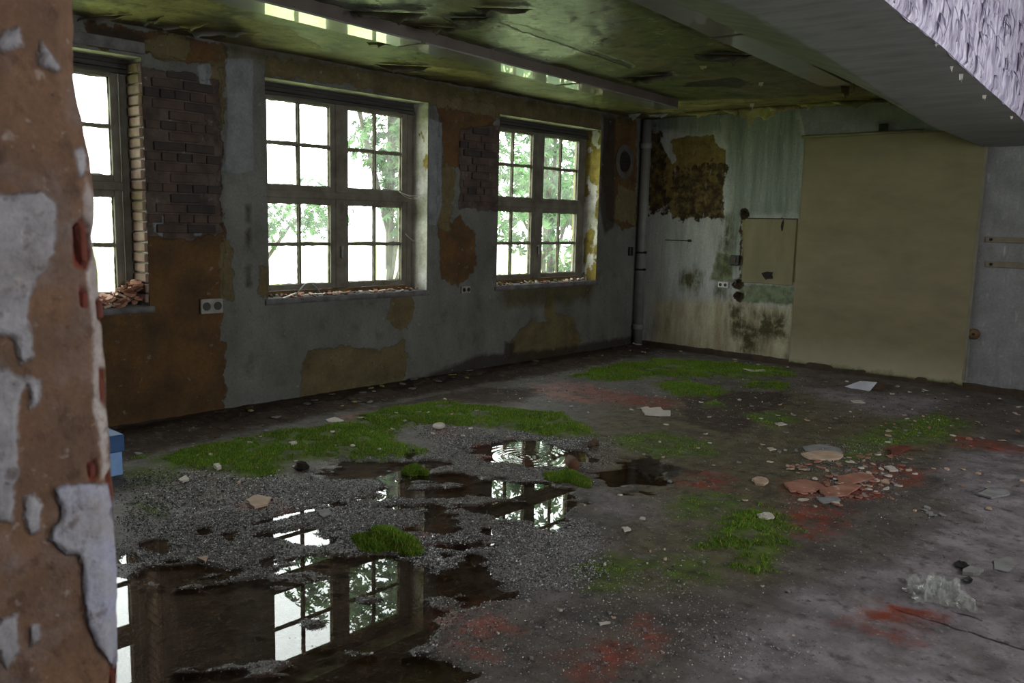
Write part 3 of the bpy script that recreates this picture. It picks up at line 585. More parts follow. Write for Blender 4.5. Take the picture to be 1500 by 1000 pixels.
PBRK = polys(PP, [[(108, 330), (122, 318), (138, 330), (140, 380), (130, 396), (110, 390)], [(118, 420), (132, 428), (132, 452), (120, 450)], [(150, 440), (160, 436), (162, 480), (152, 470)], [(158, 700), (168, 690), (172, 760), (162, 760)], [(152, 540), (162, 545), (164, 600), (154, 590)], [(128, 680), (142, 672), (146, 700), (132, 706)], [(166, 980), (186, 975), (190, 1030), (160, 1030)]])
ly = py_
pw, pl, pe, pb = [union(ly, z2, p, 0.15) for p in (PWHT, PLIL, PEDG, PBRK)]
corner = np.where(s2 < 0.028, 0.02, -0.1)
bulge = 0.006*fbm(s2, z2, 7, 5, 103)+0.002*fbm(s2, z2, 50, 3, 104)
bulge = bulge+0.004*smooth(0, 0.004, pw+0.012*fbm(ly, z2, 20, 4, 105))+0.009*smooth(-0.002, 0.004, pl+0.006*fbm(ly, z2, 30, 3, 106))-0.012*smooth(-0.004, 0.004, pb)
px_ = px_+bulge*np.clip(s2/0.01+0.5, 0, 1)
me = mesh_np('pier', np.stack([px_, py_, z2], -1).reshape(-1, 3), grid_faces(len(ps), len(pz), None, True),
             {'wht': pw.ravel(), 'lil': pl.ravel(), 'edg': np.maximum(pe, -0.15).ravel(), 'brk': pb.ravel()})
MAT['pier'] = layered('bare_red_brown_plaster', ((122, 92, 70), (84, 66, 55), 8), [
    dict(attr='wht', a=(158, 156, 160), b=(122, 118, 120), sc=14, amp=0.035, nsc=24, soft=0.006, rough=0.7, h=1.0),
    dict(attr='edg', a=(176, 168, 164), b=(120, 106, 98), sc=22, amp=0.03, nsc=30, soft=0.008, rough=0.8),
    dict(attr='brk', a=(120, 54, 38), b=(82, 40, 30), sc=20, amp=0.016, nsc=30, soft=0.006, rough=0.85),
    dict(attr='lil', a=(150, 152, 176), b=(158, 154, 150), sc=9, amp=0.012, nsc=40, soft=0.004, rough=0.65, h=0.8)], rough=0.85, grain=140, bump=0.6, overlays=[((116, 108, 108), 9, 0.50, 5, 0.5), ((72, 52, 42), 24, 0.56, 9, 0.6), ((168, 158, 150), 38, 0.62, 14, 0.4), ((54, 40, 34), 60, 0.66, 18, 0.6)])
pier = tag(link('wall_foreground', me, MAT['pier']), 'crumbling red-brown plaster pier close at the left edge', 'pier', kind='structure')
# red bricks laid bare at the broken corner
bm = bmesh.new(); bm_box(bm, (-0.05, -0.014, -0.034), (0.0, 0.010, 0.034), 0.003, random.Random(2)); pbm = bm_mesh(bm, 'pier_brick', bevel=0.008); pbm.materials.append(MAT['brick_red'])
for (px, py, sc) in ((124, 358, 1.0), (126, 440, 0.45), (157, 455, 0.5), (158, 572, 0.6), (166, 730, 0.7), (137, 690, 0.4), (176, 1005, 0.6)):
    y_, z_ = PP(px, py); o = link('brick', pbm, None, pier, (PIERX-0.004-0.014*(px > 145), y_-0.004*(px > 145), z_), (0.03, 0.02, 0.05)); o.scale = (1, 0.85, sc)

# ------------------------------------------------------------------ windows
t = NT('dusty_glass')
tr = t.n.new('ShaderNodeBsdfTransparent'); tr.inputs[0].default_value = (0.93, 0.96, 0.94, 1)
gl = t.n.new('ShaderNodeBsdfGlossy'); gl.inputs['Roughness'].default_value = 0.03
fr = t.n.new('ShaderNodeFresnel'); t.put(fr.inputs[0], t.mixf(t.geo.outputs['Backfacing'], 1.45, 1/1.45))
mx = t.n.new('ShaderNodeMixShader'); t.put(mx.inputs[0], fr.outputs[0]); t.t.links.new(tr.outputs[0], mx.inputs[1]); t.t.links.new(gl.outputs[0], mx.inputs[2])
df = t.n.new('ShaderNodeBsdfTranslucent'); df.inputs[0].default_value = (0.75, 0.78, 0.74, 1)
mx2 = t.n.new('ShaderNodeMixShader'); t.put(mx2.inputs[0], t.madd(t.noise(5, 4, 0.6), 0.12, -0.035, True)); t.t.links.new(mx.outputs[0], mx2.inputs[1]); t.t.links.new(df.outputs[0], mx2.inputs[2]); t.t.links.new(mx2.outputs[0], t.out.inputs[0])
MAT['glass'] = t.m
# geometry of one window in local coordinates: origin at opening's bottom centre in the frame's front plane
ZB0, ZB1, ZU0, ZU1 = 0.10, 0.815, 0.975, 1.685
def sash_mesh(a, b, z0, z1, st=0.06, top=0.05):
    bm = bmesh.new()
    x0, x1 = -0.055, 0.006
    bm_box(bm, (x0, a-st, z0-top), (x1, a, z1+top)); bm_box(bm, (x0, b, z0-top), (x1, b+st, z1+top))
    bm_box(bm, (x0, a, z0-top), (x1, b, z0)); bm_box(bm, (x0, a, z1), (x1, b, z1+top))
    return bm_mesh(bm, 'sash', bevel=0.004)
def putty_mesh(rects, rng, size=0.011):
    bm = bmesh.new()
    for (a, b, z0, z1) in rects:
        for (p, q, n) in (((a, z0), (b, z0), (0, 1)), ((a, z1), (b, z1), (0, -1)), ((a, z0), (a, z1), (1, 0)), ((b, z0), (b, z1), (-1, 0))):
            L = math.hypot(q[0]-p[0], q[1]-p[1]); N = int(L/0.018); prev = None
            run = 0.0
            for i in range(N+1):
                f = i/N; run = run*0.6+rng.uniform(-0.4, 1)*0.4; wd = 0.002+size*max(0, run)
                y = p[0]+(q[0]-p[0])*f; z = p[1]+(q[1]-p[1])*f
                c = [bm.verts.new((xx, y+n[0]*ww, z+n[1]*ww)) for xx in (-0.020, -0.034) for ww in (0.0, wd)]
                if prev:
                    bm.faces.new((prev[0], c[0], c[1], prev[1])); bm.faces.new((prev[1], c[1], c[3], prev[3])); bm.faces.new((prev[2], prev[3], c[3], c[2]))
                prev = c
    bmesh.ops.recalc_face_normals(bm, faces=bm.faces)
    me = bpy.data.meshes.new('putty'); bm.to_mesh(me); bm.free(); return me
def make_window(n, yc, label):
    rng = random.Random(100+n)
    W = empty(f'window_{n}', (WXF, yc, WZ0)); tag(W, label, 'window', kind='structure')
    bm = bmesh.new()
    bm_box(bm, (-0.08, -0.895, 0.0), (0.0, -0.815, 1.83)); bm_box(bm, (-0.08, 0.815, 0.0), (0.0, 0.895, 1.83))
    bm_box(bm, (-0.08, -0.815, 1.745), (0.0, 0.815, 1.83))
    link('frame', bm_mesh(bm, 'frame', bevel=0.006), MAT['frame'], W)
    link('bottom_rail', box_mesh('bottom_rail', (-0.08, -0.815, 0.0), (0.004, 0.815, 0.045), 0.006), MAT['frame_low'], W)
    link('mullion', box_mesh('mullion', (-0.085, -0.05, 0.045), (0.018, 0.05, 1.745), 0.008), MAT['frame'], W)
    link('transom', box_mesh('transom', (-0.085, -0.815, 0.862), (0.024, 0.815, 0.928), 0.008), MAT['frame'], W)
    for k in range(3):
        link('head_board', box_mesh('head_board', (0.0, -0.88, 1.715+k*0.036), (0.045-0.012*k, 0.88, 1.715+k*0.036+0.03), 0.003), MAT['board'], W)
    bm = bmesh.new(); bm_lathe(bm, [(0.012, 0.0), (0.012, 0.03)], 10, 'X', (0.018, 0, 0)); bm_box(bm, (0.045, -0.010, -0.10), (0.056, 0.010, 0.012))
    link('window_handle', bm_mesh(bm, 'window_handle'), MAT['chip_grey'], W, (0, 0.0, 0.43))
    bars = 0.012
    for (sa, sb) in ((-0.745, -0.10), (0.10, 0.745)):
        for (z0, z1) in ((ZB0, ZB1), (ZU0, ZU1)):
            sh = link('sash', sash_mesh(sa, sb, z0, z1), MAT['frame'] if z0 > 0.5 else MAT['frame_low'] if rng.random() < 0.0 else MAT['frame'], W)
            ym = (sa+sb)/2; zm = (z0+z1)/2
            bm = bmesh.new(); bm_box(bm, (-0.045, ym-bars, z0), (-0.004, ym+bars, z1)); link('glazing_bar', bm_mesh(bm, 'glazing_bar', bevel=0.003), MAT['frame'], sh)
            bm = bmesh.new(); bm_box(bm, (-0.045, sa, zm-bars), (-0.005, ym-bars, zm+bars)); bm_box(bm, (-0.045, ym+bars, zm-bars), (-0.005, sb, zm+bars)); link('glazing_bar', bm_mesh(bm, 'glazing_bar', bevel=0.003), MAT['frame'], sh)
            rects = []
            for (pa, pb_) in ((sa, ym-bars), (ym+bars, sb)):
                for (qa, qb) in ((z0, zm-bars), (zm+bars, z1)):
                    rects.append((pa, pb_, qa, qb))
                    link('pane', box_mesh('pane', (-0.031, pa-0.002, qa-0.002), (-0.028, pb_+0.002, qb+0.002)), MAT['glass'], sh)
            link('putty', putty_mesh(rects, rng), MAT['putty'], sh)
    # inner sill slab, slightly ragged front
    g = lines((-0.92, 0.92, 0.03)); sy, sk = np.meshgrid(g, np.arange(5), indexing='ij')
    fr_ = 0.235+0.006*fbm(sy+n*3, sy*0, 8, 3, 110)
    P = np.stack([np.choose(sk, [-0.02+0*fr_, fr_-0.004, fr_, fr_, -0.02+0*fr_]), sy, np.choose(sk, [0.004+0*sy, 0.004+0*sy, -0.004+0*sy, -0.045+0*sy, -0.05+0*sy])], -1)
    link('window_sill', mesh_np('window_sill', P.reshape(-1, 3), grid_faces(len(g), 5)), MAT['sill'], W)
    return W
make_window(1, WINY[0], 'leftmost window, half hidden behind the plaster pier')
make_window(2, WINY[1], 'middle window with sixteen panes and a whitewashed reveal')
make_window(3, WINY[2], 'right window with leaves behind it, nearest the corner pipe')

# ------------------------------------------------------------------ chips, flakes, rubble
def chip_mesh(name, rng, rx, ry, th, n=8, curl=0.0):
    """irregular slab with broken outline, optionally curled"""
    bm = bmesh.new(); a0 = rng.uniform(0, 6.28); top = []; bot = []
    for k in range(n):
        a = a0+2*math.pi*k/n+rng.uniform(-0.25, 0.25); q = rng.uniform(0.62, 1.12); x = rx*q*math.cos(a); y = ry*q*math.sin(a)
        z = curl*(x/rx)**2+rng.uniform(-0.1, 0.1)*th
        top.append(bm.verts.new((x*0.94, y*0.94, z+th))); bot.append(bm.verts.new((x, y, z)))
    ct = bm.verts.new((0, 0, th*1.1)); cb = bm.verts.new((0, 0, 0))
    for k in range(n):
        j = (k+1) % n
        bm.faces.new((top[k], top[j], ct)); bm.faces.new((bot[j], bot[k], cb)); bm.faces.new((bot[k], bot[j], top[j], top[k]))
    return bm_mesh(bm, name)
def lump_mesh(name, rng, r, sq=0.7):
    bm = bmesh.new(); bmesh.ops.create_icosphere(bm, subdivisions=2, radius=r)
    ph = [rng.uniform(0, 6) for _ in range(6)]
    for v in bm.verts:
        d = v.co.normalized(); s_ = 1+0.22*math.sin(d.x*4+ph[0])+0.18*math.sin(d.y*5+ph[1])+0.16*math.sin(d.z*6+ph[2])+rng.uniform(-0.08, 0.08)
        v.co = Vector((d.x*s_, d.y*s_*0.85, d.z*s_*sq))*r
    return bm_mesh(bm, name)
def on_floor(px, py, dz=0.0):
    x, y = PF(px, py); return (x, y, float(floor_z(x, y))+dz)
def outline_slab(name, poly_px, th, mat, bend=0.0, rng=None):
    pts = [np.array(PF(*q)) for q in poly_px]; c = sum(pts)/len(pts); z0 = float(floor_z(c[0], c[1]))
    fine = []
    for a, b in zip(pts, pts[1:]+pts[:1]):
        for k in range(3):
            f = k/3; q = a+(b-a)*f; fine.append(q-c+(np.array([rng.uniform(-1, 1), rng.uniform(-1, 1)])*0.006 if rng else 0))
    bm = bmesh.new(); top = []; bot = []
    for q in fine:
        dz = bend*((q[0])**2+(q[1])**2)+ (rng.uniform(0, bend*0.03) if rng else 0)
        top.append(bm.verts.new((q[0], q[1], th+dz))); bot.append(bm.verts.new((q[0], q[1], dz)))
    ct = bm.verts.new((0, 0, th)); cb = bm.verts.new((0, 0, 0)); n = len(fine)
    for k in range(n):
        j = (k+1) % n; bm.faces.new((top[k], top[j], ct)); bm.faces.new((bot[j], bot[k], cb)); bm.faces.new((bot[k], bot[j], top[j], top[k]))
    o = link(name, bm_mesh(bm, name), mat, None, (c[0], c[1], z0+0.001)); return o
rng = random.Random(21)
SLABS = [
    ('paper_scrap', [(938, 600), (948, 598), (952, 600), (966, 599), (972, 603), (982, 604), (983, 612), (958, 612), (945, 611), (942, 606)], 0.004, 'chip', 'torn white paper scrap lying mid floor in front of the back wall', 'paper'),
    ('plaster_flake', [(1172, 668), (1195, 664), (1222, 665), (1236, 670), (1228, 676), (1200, 677), (1184, 675)], 0.012, 'chip_tan', 'large pinkish plaster flake beside small moss tuft on right floor', 'plaster flake'),
    ('plaster_flake', [(1176, 658), (1200, 654), (1230, 660), (1234, 666), (1205, 665), (1180, 663)], 0.010, 'chip_grey', 'grey plaster flakes just behind the large pinkish flake', 'plaster flake'),
    ('plaster_flake', [(1101, 706), (1110, 702), (1122, 704), (1126, 709), (1118, 714), (1106, 712)], 0.012, 'chip_tan', 'pale rounded plaster piece left of the red tile flakes', 'plaster flake'),
    ('plaster_flake', [(1108, 763), (1118, 759), (1130, 761), (1135, 766), (1124, 768), (1112, 767)], 0.010, 'chip', 'white oval plaster chip lying on the right moss patch', 'plaster flake'),
    ('tile_flake', [(1147, 712), (1175, 707), (1200, 712), (1212, 720), (1185, 724), (1158, 724)], 0.012, 'chip_red', 'broad reddish tile flake with broken edge, leftmost of the flakes', 'tile flake'),
    ('tile_flake', [(1198, 722), (1240, 712), (1262, 716), (1240, 730), (1210, 732)], 0.010, 'chip_red', 'dark red tile flake overlapping right of the broad flake', 'tile flake'),
    ('tile_flake', [(1226, 702), (1262, 697), (1280, 704), (1250, 712), (1228, 711)], 0.010, 'chip_red', 'reddish tile flake at the back of the flake heap', 'tile flake'),
    ('tile_flake', [(1196, 733), (1225, 730), (1232, 737), (1205, 741)], 0.008, 'chip_grey', 'grey upturned tile flake at the near edge of the heap', 'tile flake'),
    ('brick_shard', [(1304, 662), (1320, 657), (1334, 659), (1316, 667), (1306, 669)], 0.018, 'brick_red', 'bright orange-red brick shard on the right floor', 'brick shard'),
    ('plaster_flake', [(1296, 688), (1306, 687), (1315, 693), (1304, 694)], 0.012, 'chip', 'small white plaster chip near the orange-red brick shard', 'plaster flake'),
    ('plaster_flake', [(1246, 589), (1262, 589), (1268, 593), (1250, 592)], 0.006, 'chip', 'thin white scrap on bare grey floor before the olive sheet', 'plaster flake'),
    ('plaster_flake', [(476, 618), (490, 614), (504, 619), (498, 622), (480, 621)], 0.010, 'chip', 'white angular plaster piece on the far edge of left moss', 'plaster flake'),
    ('plaster_flake', [(261, 708), (271, 702), (278, 707), (268, 710)], 0.014, 'chip', 'white triangular chip on grey floor left of the puddle', 'plaster flake'),
    ('plaster_flake', [(312, 688), (319, 686), (325, 690), (318, 693)], 0.020, 'chip', 'rounded white chip at near edge of the left moss', 'plaster flake'),
    ('plaster_flake', [(424, 655), (433, 653), (436, 656), (428, 658)], 0.010, 'chip', 'small white chip in the middle of the left moss', 'plaster flake'),
    ('plaster_flake', [(360, 737), (376, 730), (396, 734), (392, 744), (372, 748)], 0.016, 'chip_tan', 'tan-edged plaster lump with reddish side by the puddle shore', 'plaster flake'),
    ('plaster_flake', [(464, 752), (480, 749), (486, 756), (472, 762)], 0.008, 'chip_grey', 'flat grey flake in wet grit above the middle window reflection', 'plaster flake'),
    ('plaster_flake', [(290, 822), (305, 820), (300, 828)], 0.010, 'chip_tan', 'beige flake on wet grit left of the window reflection', 'plaster flake'),
    ('plaster_flake', [(1088, 544), (1105, 546), (1118, 545), (1122, 548), (1100, 549)], 0.006, 'chip', 'white torn scrap lying on the far moss strip', 'plaster flake'),
    ('plaster_flake', [(1134, 622), (1146, 621), (1152, 624), (1140, 626)], 0.006, 'chip', 'small white flake near dark moss before the corner of the sheet', 'plaster flake'),
    ('plaster_flake', [(1124, 659), (1130, 658), (1137, 661), (1128, 663)], 0.006, 'chip', 'small beige chip left of the pinkish flakes', 'plaster flake'),
    ('plaster_flake', [(909, 777), (918, 776), (925, 780), (916, 783)], 0.008, 'chip', 'little white chip on wet floor right of the puddle', 'plaster flake'),
    ('wood_splinter', [(876, 917), (893, 916), (894, 919), (878, 920)], 0.006, 'chip', 'short pale splinter near the bottom red stain', 'splinter'),
    ('plaster_flake', [(1455, 824), (1475, 820), (1490, 828), (1478, 842), (1456, 838)], 0.004, 'chip_grey', 'pale smear-like flake beside the dark leaf at far right', 'plaster flake'),
    ('cardboard_scrap', [(1430, 728), (1450, 718), (1474, 722), (1480, 728), (1452, 733)], 0.010, 'chip_grey', 'pale crumpled scrap at the right edge of the floor', 'scrap'),
    ('cardboard_scrap', [(1407, 845), (1420, 836), (1440, 842), (1432, 848)], 0.016, 'chip_grey', 'grey folded scrap next to the dark dead leaf', 'scrap'),
]
for nm, pl_, th, mt, lb, ct_ in SLABS:
    tag(outline_slab(nm, pl_, th, MAT[mt], 0.05, rng), lb, ct_)
# dark dead leaf
o = outline_slab('dead_leaf', [(1398, 828), (1406, 826), (1416, 830), (1420, 836), (1412, 838), (1402, 835)], 0.006, MAT['black'], 0.3, rng); tag(o, 'curled black dead leaf on the bare floor at right', 'leaf')
o = outline_slab('dead_leaf', [(1410, 855), (1420, 850), (1426, 856), (1416, 859)], 0.005, MAT['black'], 0.3, rng); tag(o, 'smaller dark leaf below the grey folded scrap', 'leaf')
# leaning sheet and brown board by the back wall
x, y, z = on_floor(1256, 571)
bm = bmesh.new(); A = [Vector((0.26*(-.5), 0, 0.0)), Vector((0.13, -0.02, 0.0)), Vector((0.15, 0.10, 0.075)), Vector((-0.02, 0.10, 0.06))]
q0 = [bm.verts.new(v) for v in A]; q1 = [bm.verts.new(v+Vector((0, 0.004, 0.006))) for v in A]
bm.faces.new(q0); bm.faces.new(q1[::-1])
for k in range(4): bm.faces.new((q0[k], q0[(k+1) % 4], q1[(k+1) % 4], q1[k]))
tag(link('board_scrap', bm_mesh(bm, 'board_scrap'), plain('white_board', (190, 190, 200), (160, 160, 170), 8), None, (x, y, z)), 'whitish tilted board scrap at the foot of the olive sheet', 'board')
o = outline_slab('board_scrap', [(1272, 562), (1298, 565), (1296, 573), (1270, 571)], 0.03, MAT['chip_brown'], 0.0, rng); tag(o, 'brown board scrap beside the whitish board', 'board')
# small round lid on the left moss edge
x, y, z = on_floor(643, 629); bm = bmesh.new(); bm_lathe(bm, [(0.045, 0), (0.05, 0.008), (0.046, 0.016), (0.02, 0.018)], 18)
t_ = tag(link('round_lid', bm_mesh(bm, 'round_lid', True), MAT['chip'], None, (x, y, z+0.012), (0.2, 0.1, 0)), 'small white round lid on a red speck behind the puddle', 'lid')
# pipe stub beside the moss clump
x, y, z = on_floor(838, 690); bm = bmesh.new(); bm_lathe(bm, [(0.034, -0.06), (0.038, -0.055), (0.038, 0.06), (0.028, 0.06), (0.028, 0.0)], 16, 'Y')
tag(link('pipe_stub', bm_mesh(bm, 'pipe_stub', True), plain('rusty_pipe', (110, 72, 50), (66, 42, 32), 20, rough=0.8), None, (x, y, z+0.045), (0, 0, 0.9)), 'short rusty pipe stub on the moss clump right of the window reflection', 'pipe')
# black stone in the left grit
x, y, z = on_floor(441, 690)
tag(link('stone', lump_mesh('stone', random.Random(3), 0.05, 0.6), MAT['hole'], None, (x, y, z+0.015)), 'dark mossy stone in the grit left of the small moss tuft', 'stone')
x, y, z = on_floor(868, 657)
tag(link('stone', lump_mesh('stone', random.Random(8), 0.05, 0.7), MAT['chip_brown'], None, (x, y, z+0.02)), 'brown lump at the right end of the rippled pool', 'stone')
# crumpled clear film
gu = np.linspace(-1, 1, 46); a_, b_ = np.meshgrid(gu, gu, indexing='ij'); R_ = np.maximum(abs(a_), abs(b_))
rad = 0.125*(1+0.25*fbm(a_, b_, 1.5, 3, 120)); X_ = a_*rad; Y_ = b_*rad*1.1
Z_ = 0.012+np.abs(fbm(a_, b_, 3.0, 4, 121, 0.7))*0.15*(1-0.75*R_**2)
X_ = X_+0.03*fbm(a_, b_, 4, 3, 122); Y_ = Y_+0.03*fbm(a_, b_, 4, 3, 123)
cx, cy, cz_ = on_floor(1374, 876)
t = NT('clear_film'); k = t.bsdf((0.6, 0.62, 0.58, 1), 0.08, None, 1.0); k.inputs['Alpha'].default_value = 0.13; MAT['film'] = t.m
o = link('crumpled_film', mesh_np('crumpled_film', np.stack([X_, Y_, Z_], -1).reshape(-1, 3), grid_faces(46, 46), shade=False), MAT['film'], None, (cx, cy, cz_), (0, 0, 0.5))
o.modifiers.new('thickness', 'SOLIDIFY').thickness = 0.001
tag(o, 'crumpled clear plastic film on the bare floor at lower right', 'plastic film')
# blue box half hidden by the pier
bx0, by0, bz0 = on_floor(176, 699)
B = empty('blue_box', (bx0, by0, bz0)); tag(B, 'blue box half hidden behind the foreground pier', 'box')
link('body', box_mesh('body', (-0.30, -0.30, 0.0), (0.0, 0.02, 0.15), 0.006), plain('pale_blue_card', (140, 178, 226), (110, 150, 205), 6, rough=0.5), B)
link('lid', box_mesh('lid', (-0.31, -0.31, 0.15), (0.015, 0.03, 0.255), 0.006), plain('dark_blue_card', (52, 92, 140), (40, 70, 112), 6, rough=0.5), B)

# small scattered chips, one object each
shared = {}
CNAME = dict(chip='white', chip_tan='tan', chip_grey='grey', chip_red='red', chip_brown='brown', chip_ochre='ochre', rubble='brick-coloured')
def scatter_chips(n, region, sizes, mats, label, group, seed, name='plaster_chip', wmax=0.0):
    r = random.Random(seed); P = [PF(*q) for q in region]; xs_ = [p[0] for p in P]; ys_ = [p[1] for p in P]; k = 0; tries = 0
    while k < n and tries < 20000:
        tries += 1; x = r.uniform(min(xs_), max(xs_)); y = r.uniform(min(ys_), max(ys_))
        if sdf(np.array([x]), np.array([y]), P)[0] < 0: continue
        if fattr(wat, x, y) > wmax: continue
        mt = r.choice(mats); key = (mt, sizes, r.randrange(5))
        if key not in shared:
            q = r.uniform(*sizes); m_ = chip_mesh(name, r, q, q*r.uniform(0.5, 0.9), r.uniform(0.003, 0.009), 7, r.uniform(0, 0.006)); m_.materials.append(MAT[mt]); shared[key] = m_
        o = link(name, shared[key], None, None, (x, y, float(floor_z(x, y))+0.001), (r.uniform(-0.15, 0.15), r.uniform(-0.15, 0.15), r.uniform(0, 6.28)))
        tag(o, label.replace('@', CNAME[mt]), 'chip', group); k += 1
scatter_chips(46, [(180, 690), (330, 640), (560, 590), (860, 575), (900, 640), (620, 660), (440, 690), (300, 745), (180, 760)], (0.012, 0.028), ['chip', 'chip_tan', 'chip_grey'], 'tiny @ plaster chip on the left moss and grit', 'tiny chips around the left moss', 1)
scatter_chips(60, [(900, 600), (1160, 580), (1400, 600), (1420, 660), (1300, 720), (1150, 760), (900, 780), (880, 660)], (0.012, 0.030), ['chip', 'chip_tan', 'chip_grey', 'chip'], 'tiny @ plaster chip on the middle floor', 'tiny chips on the middle floor', 2)
scatter_chips(110, [(1150, 685), (1290, 665), (1350, 690), (1320, 740), (1180, 745)], (0.018, 0.045), ['chip_red', 'chip_grey', 'chip_red', 'chip_tan', 'chip'], 'small @ flake among the broken tile heap', 'small flakes of the tile heap', 3, 'tile_chip')
scatter_chips(40, [(1250, 600), (1500, 600), (1500, 760), (1330, 760)], (0.012, 0.032), ['chip_grey', 'chip_tan', 'chip_red'], 'tiny @ chip on the floor near the right edge', 'tiny chips near the right edge', 4)
scatter_chips(44, [(160, 660), (330, 605), (560, 566), (740, 538), (920, 508), (940, 515), (740, 552), (560, 590), (330, 640), (190, 690)], (0.02, 0.06), ['chip_brown', 'chip_grey', 'chip_brown', 'chip_ochre'], '@ rubble flake along the foot of the window wall', 'rubble flakes under the windows', 5, 'rubble_flake')
scatter_chips(30, [(640, 820), (1000, 800), (1250, 900), (1100, 1000), (650, 1000)], (0.006, 0.016), ['chip', 'chip_grey', 'chip_tan'], 'tiny @ chip on the bare floor at the bottom', 'tiny chips in the near floor', 6)
scatter_chips(26, [(1150, 545), (1250, 556), (1410, 578), (1500, 590), (1500, 600), (1400, 592), (1240, 570), (1150, 556)], (0.015, 0.04), ['chip', 'chip_grey', 'chip_brown'], 'small @ chip strewn along the skirting below the olive sheet', 'chips along the back skirting', 7)
scatter_chips(26, [(940, 512), (1000, 516), (1160, 540), (1150, 545), (1000, 524), (940, 520)], (0.015, 0.04), ['chip', 'chip_grey'], '@ chip in the strip between far moss and back wall', 'chips behind the far moss', 8)

# sill debris
def sill_debris(yc, n, mats, label, group, seed, big=0.03, y_rng=(-0.8, 0.85), pile=None):
    r = random.Random(seed)
    for k in range(n):
        y = yc+r.uniform(*y_rng); x = r.uniform(-0.19, -0.005); mt = r.choice(mats); kk = (mt, big, r.randrange(4), 'sill')
        if kk not in shared:
            m_ = chip_mesh('sill_chip', r, big*r.uniform(0.6, 1.2), big*r.uniform(0.4, 0.9), r.uniform(0.006, 0.018), 7); m_.materials.append(MAT[mt]); shared[kk] = m_
        h = WZ0+0.006+(pile(x, y) if pile else r.uniform(0, 0.012))
        tag(link('sill_chip', shared[kk], None, None, (x, y, h), (r.uniform(-0.5, 0.5), r.uniform(-0.5, 0.5), r.uniform(0, 6.28))), label.replace('@', CNAME[mt]), 'chip', group)
sill_debris(WINY[1], 70, ['chip', 'rubble', 'rubble', 'chip_brown', 'chip_tan'], '@ chip littering the middle window sill', 'chips on the middle sill', 31)
sill_debris(WINY[2], 60, ['chip_brown', 'rubble', 'chip_ochre', 'chip'], '@ chip littering the right window sill', 'chips on the right sill', 32)
sill_debris(WINY[0], 130, ['rubble', 'chip_tan', 'rubble'], '@ rubble chunk heaped on the left window sill', 'rubble on the left sill', 33, 0.05, (0.3, 0.86), lambda x, y: max(0, (y-(WINY[0]+0.42)))*0.42*random.Random(int(y*999)).uniform(0.1, 1))
for (y, L, rz, lb) in ((-5.28, 0.22, 0.5, 'white splintered lath leaning on the middle sill, leftmost of its debris'), (-4.9, 0.5, 0.08, 'long white paint strip along the front of the middle sill'), (-4.45, 0.34, -0.1, 'white paint strip in the centre of the middle sill')):
    bm = bmesh.new(); bm_box(bm, (-0.012, -L/2, 0), (0.012, L/2, 0.009), 0.004, rng)
    tag(link('paint_strip', bm_mesh(bm, 'paint_strip'), MAT['chip'], None, (-0.05, y, WZ0+0.016), (0.12 if L < 0.3 else 0, 0, rz)), lb, 'strip')
bm = bmesh.new()   # bent wire on the middle sill
bm_tube(bm, [(-0.16, -5.14+0.26*k/10, WZ0+0.01+0.10*math.sin(math.pi*k/10)) for k in range(11)], 0.006, 6)
tag(link('bent_wire', bm_mesh(bm, 'bent_wire', True), MAT['chip_grey'], None), 'arched bent wire standing on the middle window sill', 'wire')

# ------------------------------------------------------------------ rails under the ceiling
def rail(z, p0, p1, back, width, height, label, joints):
    A = hit(*p0, 2, z); B = hit(*p1, 2, z); d = Vector(B-A); d.z = 0; L = d.length; d.normalize(); L += back
    R = empty('light_rail', Vector(A)-d*back); R.rotation_euler = (0, 0, math.atan2(d.y, d.x)); tag(R, label, 'light rail')
    link('underside', box_mesh('underside', (0, 0.0, 0.0), (L, width, 0.012)), MAT['rail'], R)
    link('side_panel', box_mesh('side_panel', (0, 0.0, 0.012), (L, 0.012, height)), MAT['rail_side'], R)
    link('side_panel', box_mesh('side_panel', (0, width-0.012, 0.012), (L, width, height)), MAT['rail_side'], R)
    link('end_cap', box_mesh('end_cap', (L, 0.0, 0.0), (L+0.012, width, height)), MAT['rail_side'], R)
    for j in joints: link('joint_cover', box_mesh('joint_cover', (L-j-0.02, -0.004, -0.004), (L-j+0.02, width+0.004, 0.02)), MAT['rail_side'], R)
    return R
rail(2.838, (394, 6), (992, 158.5), 2.2, 0.235, 0.10, 'long grey light rail under the ceiling nearest the windows', (1.9, 3.9))
rail(2.856, (998, 0), (1245.6, 123.6), 2.5, 0.25, 0.085, 'grey light rail under the ceiling beside the concrete beam', (2.35,))

# ------------------------------------------------------------------ corner pipe
PX, PYY = 0.085, -0.10
D = empty('drain_pipe', (PX, PYY, 0.0)); tag(D, 'grey vertical drain pipe in the corner between window and back wall', 'pipe')
bm = bmesh.new(); bm_lathe(bm, [(0.062, 0.0), (0.062, H-0.02)], 22); link('pipe_body', bm_mesh(bm, 'pipe_body', True), MAT['pipe'], D)
for z_ in (0.22, 2.55):
    bm = bmesh.new(); bm_lathe(bm, [(0.063, 0), (0.074, 0.01), (0.074, 0.07), (0.063, 0.08)], 22); link('collar', bm_mesh(bm, 'collar', True), MAT['pipe'], D, (0, 0, z_))
for z_ in (1.22, 1.0):
    bm = bmesh.new(); bm_lathe(bm, [(0.064, 0), (0.069, 0.004), (0.069, 0.02), (0.064, 0.024)], 22); bm_box(bm, (0.05, -0.03, 0.0), (0.085, 0.0, 0.03)); link('bracket', bm_mesh(bm, 'bracket'), MAT['hole'], D, (0, 0, z_))

